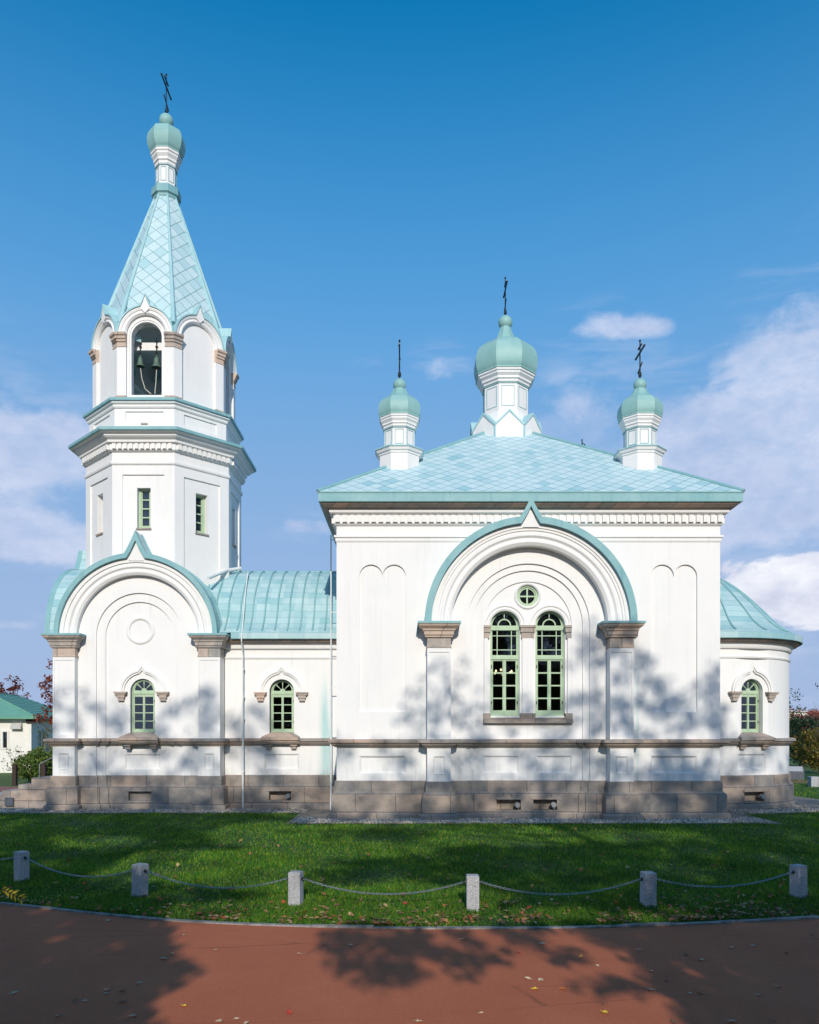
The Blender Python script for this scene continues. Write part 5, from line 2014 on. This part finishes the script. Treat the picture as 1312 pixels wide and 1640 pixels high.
rdg = [(-3.5, 3.0), (-3.5, 9.0)]
b.face([(*q[0], EV), (*q[1], EV), (*rdg[0], zr)])
b.face([(*q[1], EV), (*q[2], EV), (*rdg[1], zr), (*rdg[0], zr)])
b.face([(*q[2], EV), (*q[3], EV), (*rdg[1], zr)])
b.face([(*q[3], EV), (*q[0], EV), (*rdg[0], zr), (*rdg[1], zr)])
b.face([(*p, EV - 0.01) for p in q][::-1])
rf = b.build('roof', M['house_roof'], house)
b = MB()
for i in range(1, 12):
    k = i / 12
    a_ = Vector((*q[1], EV)).lerp(Vector((*rdg[0], zr)), k)
    c_ = Vector((*q[2], EV)).lerp(Vector((*rdg[1], zr)), k)
    b.tube([a_ + Vector((0, 0, .01)), c_ + Vector((0, 0, .01))], 0.026, 4)
b.tube([(*q[1], EV + .02), (*rdg[0], zr + .02), (*rdg[1], zr + .02)], 0.05, 6)
b.sweep(q, [(-0.02, EV - 0.12), (0.08, EV - 0.12), (0.10, EV + 0.02), (-0.02, EV + 0.02)], closed=True)
b.build('roof_trim', M['house_roof'], rf)
b = MB()
b.plate(Fr(-0.72, 0, PI / 2), [(0, 2.62), (-0.34, 2.62), (-0.34, 2.72), (-0.14, 2.98), (0, 2.98)], [], -0.30, 0.30)
b.build('vent_hood', M['vent'], house)
b = MB()
b.box(HF, -0.12, 0.12, -0.1, 0.12, 0.0, EV - 0.13)
b.build('corner_post', M['house_wall'], house)
b = MB()
b.box(HF, -0.16, 0.40, 0.12, 0.20, EV - 0.38, EV - 0.13)
b.build('beam_end', M['wood_dark'], house)

# entrance steps west of the tower
steps = empty('entrance_steps', (-11.6, 4.0, 0))
tag(steps, 'beige stone steps rising to the porch at the foot of the tower', 'steps')
for i, (x0, x1, z1_, mat) in enumerate(((-0.75, 0.0, 0.98, 'stone_step'), (-1.2, -0.756, 0.76, 'stone_step'), (-1.75, -1.206, 0.56, 'stone_step'), (-2.3, -1.756, 0.40, 'stone_step'))):
    b = MB()
    b.box(G, x0, x1, -3.6, 0.9 - 0.04 * i, -0.05, z1_)
    b.build('step', M[mat], steps, bevel=0.012)
b = MB()
b.box(G, -1.62, -1.34, 0.88, 0.905, 0.06, 0.34)
b.build('access_hatch', M['slate'], steps)
b = MB()
b.tube([(-0.62, -0.6, 0.9), (-0.62, -0.6, 1.42), (-0.05, -0.6, 1.72)], 0.018, 8)
b.build('handrail', M['grey_paint'], steps)
b = MB()
for y0 in (0.5,):
    b.face([(-40, 7, 0.003), (-13.0, 7, 0.003), (-13.0, 12.5, 0.003), (-40, 15.5, 0.003)])
tag(b.build('brick_pavement', M['brick']), kind='structure')
b = MB()
b.lathe(0, 0, [(0.13, -0.05), (0.13, 0.46), (0.115, 0.48)], 4, PI / 4)
o = b.build('kerb_post', M['granite'])
o.location = (*at(5, 0, 26.6), 0)
tag(o, 'white granite post standing by the stone steps at the left edge', 'post')
for (px, d_, h_, lab) in ((24, 37, 0.95, 'dark timber post on the grass before the house, clear of the bush'), (70.5, 36, 1.05, 'dark timber post half hidden by the bush beside the tower')):
    b = MB()
    b.lathe(0, 0, [(0.09, -0.05), (0.09, h_ - 0.03), (0.06, h_)], 4, PI / 4)
    o = b.build('timber_post', M['wood_dark'])
    o.location = (*at(px, 0, d_), 0)
    tag(o, lab, 'post', 'dark timber posts by the house')

plant('bush', 'rounded green bush between the house and the tower', 'bush', at(60, 0, 39.0), 1.75, 1.0, 0.85, M['lf_bush'], 190, 26, 0.13, 0.05, 1, 4, 0.9, 0.26)
plant('wild_shrub', 'thin straggly green shrub against the white house wall', 'shrub', at(30, 0, 42), 1.9, 0.9, 0.9, M['lf_green'], 14, 9, 0.12, 0.025, 2, 6, 0.9, 0.22, None, 0.5, 0.10)
plant('wild_shrub', 'loose leafy shrub climbing beside the tower corner under the green roof', 'shrub', at(80, 0, 42), 3.2, 0.7, 1.7, M['lf_olive'], 30, 12, 0.12, 0.03, 2, 8, 1.0, 0.3, None, 0.5, 0.12)
plant('red_tree', 'red leaved tree peeping out from behind the tower pilaster above the green roof', 'tree', at(97, 0, 45), 7.0, 1.15, 5.0, M['lf_red'], 44, 22, 0.16, 0.10, 2, 12, 0.8, 0.32, None, 0.6, 0.2)
plant('red_tree', 'dull red treetop rising behind the green house roof at the left edge', 'tree', at(-6, 0, 78), 7.5, 3.4, 4.6, M['lf_red'], 120, 22, 0.24, 0.16, 2, 13, 0.8, 0.5, None, 0.6, 0.25)
P = np.stack([rng.uniform(-26.5, -22.6, 260), rng.uniform(20.5, 21.3, 260), rng.uniform(0.1, 0.7, 260)], 1)
o = leaf_mesh('flower_bed', P, np.full(260, 0.14), M['litter'], None, 0.8)
tag(o, 'low bed of orange red flowers along the foot of the house wall', 'flowers', kind='stuff')

# right hand background
plant('evergreen_bush', 'tall dark evergreen bush right beside the apse', 'bush', at(1283, 0, 55), 3.9, 1.7, 1.9, M['lf_dark'], 230, 28, 0.16, 0.09, 1, 21, 0.9, 0.4)
plant('maple_tree', 'pink autumn maple showing above the dark evergreen bush', 'tree', at(1296, 0, 64), 4.6, 2.4, 3.0, M['lf_pink'], 120, 24, 0.17, 0.09, 2, 22, 0.7, 0.4, None, 0.6, 0.2)
plant('weeping_bush', 'yellow green drooping bush behind the white post on the grass', 'bush', at(1312, 0, 47), 2.75, 1.35, 1.5, M['lf_olive'], 190, 26, 0.14, 0.07, 2, 23, 0.9, 0.33)
plant('young_tree', 'thin young tree with sparse green leaves beside the apse wall', 'tree', at(1262, 0, 57), 6.0, 1.4, 4.4, M['lf_green'], 22, 12, 0.17, 0.06, 2, 24, 0.8, 0.4, None, 0.55, 0.2)
plant('bare_tree', 'dark tree with bare twigs and few purple leaves at the right edge', 'tree', at(1332, 0, 41), 7.0, 1.2, 3.9, M['lf_purple'], 18, 10, 0.13, 0.07, 3, 25, 0.8, 0.3, None, 0.55, 0.03)
plant('hedge_tree', 'dark green tree in the far background right of the apse, lowest on the skyline', 'tree', at(1330, 0, 85), 4.6, 4.0, 2.2, M['lf_dark'], 160, 22, 0.3, 0.14, 1, 26, 0.8, 0.7)
nfw = 9000
fx = rng.uniform(-190, 190, nfw)
top = 4.4 + 1.6 * smooth_noise(fx, fx * 0, 0.25, 77)
P = np.stack([fx, 118 + rng.uniform(-3, 3, nfw), rng.random(nfw) ** 0.8 * top.clip(2.5, 7)], 1)
o = leaf_mesh('far_woods', P, np.full(nfw, 1.5), M['lf_dark'], None, 0.8)
tag(o, 'dark line of far off woods behind the church grounds', 'woods', kind='stuff')
# a pale town building far off between the trees
b = MB()
b.box(Fr(0, 0), -14, 14, -8, 0, 0, 6.2)
tb = empty('town_building', (*at(1330, 0, 160), 0))
tag(tb, 'far off pale town building glimpsed over the bushes at the right edge', 'building')
b.build('wall', M['house_wall'], tb)
b = MB()
for i in range(9):
    b.box(Fr(0, 0), -12.5 + 3 * i, -11.2 + 3 * i, 0.0, 0.03, 3.2, 4.6)
b.build('window', M['slate'], tb)
b = MB()
b.box(Fr(0, 0), -14.3, 14.3, -8.3, 0.3, 6.21, 6.5)
b.build('roof', M['vent'], tb)
# slanted dark stone and white post on the right
x, y = at(1273, 0, 41)
mon = empty('stone_lectern', (x, y, 0), R(-20))
tag(mon, 'dark slanted stone slab standing on the grass beside the apse', 'monument')
b = MB()
b.plate(Fr(0, 0, PI / 2), [(-0.25, 0), (0.25, 0), (0.25, 0.62), (0.1, 0.68), (-0.25, 0.42)], [], -0.42, 0.42)
b.build('slab', M['slate'], mon, bevel=0.01)
b = MB()
b.face([(-0.36, -0.268, 0.447), (0.36, -0.268, 0.447), (0.36, 0.07, 0.692), (-0.36, 0.07, 0.692)])
b.build('name_plate', M['granite'], mon)
b = MB()
b.lathe(0, 0, [(0.17, -0.05), (0.17, 0.44), (0.155, 0.46)], 4, PI / 4)
o = b.build('kerb_post', M['granite'])
o.location = (*at(1302.5, 0, 36), 0)
tag(o, 'white granite post on the grass at the right edge, beyond the gravel', 'post')
b = MB()
b.face([(15.5, 15.5, 0.002), (60, 15.5, 0.002), (60, 17.6, 0.002), (15.5, 17.6, 0.002)])
tag(b.build('pavement', M['brick']), kind='structure')

# yellow branch reaching in at the left edge
yb = empty('yellow_shrub', (-5.78, -12.6, 0))
tag(yb, 'arching branch with bright yellow narrow leaves at the left edge, over the lawn', 'shrub')
b = MB()
brs = [[(-0.5, 0, -0.05), (-0.35, 0, 0.45), (0.1, -0.1, 0.62), (0.55, -0.15, 0.50), (0.85, -0.18, 0.36)], [(-0.5, 0, -0.05), (-0.4, -0.1, 0.2), (0.0, -0.25, 0.32), (0.35, -0.3, 0.20)], [(-0.5, 0, 0), (-0.6, 0.1, 0.5), (-0.9, 0.2, 0.8), (-1.3, 0.2, 0.8)]]
LV, LF = [], []
lb = MB()
for br in brs:
    pts = [tuple(p) for p in br]
    b.tube(pts, [0.014, 0.011, 0.008, 0.006, 0.004][:len(pts)], 5)
    for i in range(1, len(pts) - 1):
        for k in range(7):
            p = Vector(pts[i]).lerp(Vector(pts[i + 1]), k / 7)
            d = (Vector(pts[i + 1]) - Vector(pts[i])).normalized()
            for s in (-1, 1):
                sd = Vector((d.z, random.uniform(-.5, .5), -d.x)).normalized() * -s
                t = (d * 0.75 + sd * 0.8 + Vector((0, random.uniform(-.4, .4), 0))).normalized()
                L = random.uniform(0.075, 0.12)
                w = t.cross(Vector((random.uniform(-.5, .5), -1, random.uniform(-.3, .3)))).normalized() * L * 0.14
                lb.face([p, p + t * L * .45 + w, p + t * L, p + t * L * .45 - w])
b.build('branch', M['bark'], yb)
lb.build('foliage', M['lf_yellow'], yb, recalc=False)

# ------------------------------------------------------------------ trees that stand behind the viewpoint and shade the place
shade_rng = np.random.default_rng(5)


def interp(x, xs, ys):
    return np.interp(x, xs, ys)


def shade_want(P):
    """how densely leaves stand along the sun ray through each point of the crowns"""
    x, y, z = P[:, 0], P[:, 1], P[:, 2]
    sx, sy, sz = SDIR
    wall_y = np.where(x < -6, 2.5, np.where(x < -2.2, 3.0, np.where(x < 9.0, 0.0, 3.2)))
    t = (wall_y - y) / -sy
    wx, wz = x - sx * t, z - sz * t
    tg = z / sz
    gx, gy = x - sx * tg, y - sy * tg
    d = gy - CAM_Y
    px = 656 + 1280 * gx / d.clip(2)
    py = 1170 + 1280 * EYE / d.clip(2)
    dw = wall_y - CAM_Y
    wpx = 656 + 1280 * wx / dw
    wpy = 1170 - 1280 * (wz - EYE) / dw
    out = np.zeros(len(x))
    wall = wz > 0.0
    # walls: upper limit of the dapple and its density
    lim = interp(wpx, [60, 120, 250, 340, 400, 430, 530, 545, 640, 690, 720, 760, 820, 900, 930, 960, 1030, 1060, 1090, 1130, 1150, 1160, 1300],
                 [1070, 1065, 1060, 1045, 1085, 1110, 1150, 1100, 1090, 1075, 1035, 1040, 1090, 1030, 985, 965, 945, 915, 925, 985, 1030, 1185, 1195])
    core = interp(wpx, [60, 250, 340, 400, 440, 530, 545, 700, 780, 850, 900, 960, 1080, 1150, 1160, 1300], [.34, .42, .46, .42, .17, .15, .28, .34, .34, .28, .40, .55, .62, .46, .46, .46])
    k = ((wpy - lim) / 55).clip(0, 1)
    dens_w = core * k ** 0.7
    dens_w = np.where(wpy > 1195, np.maximum(dens_w, 0.48 * (wpy > lim)), dens_w)
    out[wall] = dens_w[wall]
    gr = ~wall
    # lawn
    edge_py = interp(px, [p[0] for p in edge_px], [p[1] for p in edge_px])
    lawn = gr & (py < edge_py + 2)
    dl = np.full(len(x), 0.93)
    def ell(cx, cy, rx, ry):
        return ((px - cx) / rx) ** 2 + ((py - cy) / ry) ** 2 < 1
    lit = ell(330, 1395, 190, 36) | ell(425, 1338, 100, 22) | ell(400, 1468, 150, 30) | ell(610, 1440, 210, 30) | ell(560, 1362, 160, 17) | ell(830, 1342, 160, 15) | ell(700, 1470, 280, 18) | ell(165, 1350, 90, 12)
    part = ell(950, 1340, 200, 12) | ell(640, 1325, 260, 8) | ell(1030, 1470, 90, 12)
    lit &= ~((px < 262) & (py > 1412))
    dl = np.where((px < 262) & (py > 1425), 0.985, dl)
    dl = np.where(lit, 0.04, np.where(part, 0.42, dl))
    out[lawn] = dl[lawn]
    # path
    pth = gr & (py >= edge_py + 2)
    lb_ = interp(py, [1440, 1500, 1540, 1560, 1575, 1600, 1640, 1700, 1800], [285, 265, 268, 300, 262, 255, 225, 215, 200])
    rb_ = interp(py, [1485, 1500, 1520, 1550, 1600, 1640, 1700, 1800], [930, 965, 1000, 1035, 1085, 1125, 1160, 1200])
    dp = np.where((px < lb_) | (px > rb_), 0.985, 0.0)
    blot = ell(640, 1510, 150, 14) | ell(790, 1530, 110, 26) | ell(600, 1548, 70, 20) | ell(900, 1510, 90, 18) | ell(985, 1590, 50, 45) | ell(500, 1498, 90, 8)
    dp = np.where((px >= lb_) & (px <= rb_) & blot, 0.62, dp)
    out[pth] = dp[pth]
    return out


def shade_trunk(x, y, h, r, seed, label):
    rnd = random.Random(seed)
    o = empty('shade_tree', (x, y, 0))
    tag(o, label, 'tree', 'trees whose shade falls on path, lawn and walls')
    b = MB()
    tips = []
    b.tube([(0, 0, -0.1), (0.1, 0.05, h * .2), (0, 0, h * .45), (0.1, 0, h * .8)], [0.34, 0.28, 0.2, 0.07], 10)
    for k in range(9):
        a = 2 * PI * k / 9 + rnd.uniform(-.3, .3)
        limb(b, (0, 0, h * (0.42 + 0.04 * k)), (math.cos(a), math.sin(a) - 0.3, rnd.uniform(.3, .9)), r * 0.5, 0.08, 1, tips, rnd)
    b.build('trunk', M['bark'], o, True)
    return o


shade_specs = ((-4.6, -27.4, 10.5, 4.7, 5.6, 45, 'low spreading tree out of frame shading the path before the tower'),
               (5.8, -27.6, 10.5, 5.2, 5.6, 46, 'low spreading tree out of frame shading the path before the apse'),
               (-9.5, -29.5, 18.5, 5.8, 9.0, 41, 'broad tree out of frame whose shade covers the tower foot'),
               (-4.4, -31.0, 19.0, 5.8, 9.5, 42, 'tall tree out of frame whose shade covers the left of the path'),
               (5.6, -30.0, 19.5, 6.0, 9.5, 43, 'tall tree out of frame whose shade covers the right of the path'),
               (12.8, -29.5, 18.5, 5.8, 9.0, 44, 'broad tree out of frame whose shade reaches the apse'))
NC = 60000
cu_ = shade_rng.uniform(-15, 18, NC)

cw_ = shade_rng.uniform(0.0, 19.5, NC)      # height of the ray where it passes y = -28
best = np.full((NC, 4), np.nan)
own = np.full(NC, -1)
for attempt in range(34):
    yy = np.where(cw_ < (28 - 12.6) * 0.466, shade_rng.uniform(-28.5, CAM_Y - 0.9, NC), shade_rng.uniform(-36.0, CAM_Y - 0.9, NC))
    C = np.stack([cu_ + (yy + 28) * SDIR.x / SDIR.y, yy, cw_ + (yy + 28) * SDIR.z / SDIR.y], 1)
    for ti, (tx, ty, h, r, zc, sd, lb) in enumerate(shade_specs):
        rz = np.where(C[:, 2] > zc, h - zc, zc - 2.0)
        e = ((C[:, 0] - tx) / r) ** 2 + ((C[:, 1] - ty) / r) ** 2 + (np.abs(C[:, 2] - zc) / rz) ** 2.4
        ok = (own < 0) & (e < 1.0)
        best[ok, :3] = C[ok]
        own[ok] = ti
sel = own >= 0
C, own = best[sel, :3], own[sel]
want = shade_want(C).clip(0, 0.985)
hz = C[:, 2] - 0.466 * (C[:, 1] + 28)
mod = 1.0 + 0.30 * smooth_noise(C[:, 0], hz * 0.6, 1.7, 31) + 0.22 * smooth_noise(C[:, 0], hz, 5.0, 32)
want = np.where(want < 0.95, want * mod.clip(0.25, 1.7), want)
tau = -np.log(1 - want.clip(0, 0.985))
per_m2 = NC / (33 * 19.5 * math.cos(SUN_EL))
keep = shade_rng.random(len(C)) < tau / (per_m2 * 0.074)
C, own = C[keep], own[keep]
for ti, (tx, ty, h, r, zc, sd, lb) in enumerate(shade_specs):
    o = shade_trunk(tx, ty, h, r, sd, lb)
    near = h < 12
    P = clumps(C[own == ti] - np.array([tx, ty, 0]), 24 if near else 16, 0.26 if near else 0.36, 0.6)
    leaf_mesh('crown', P, np.full(len(P), 0.17 if near else 0.165), M['lf_green'], o, 0.62)
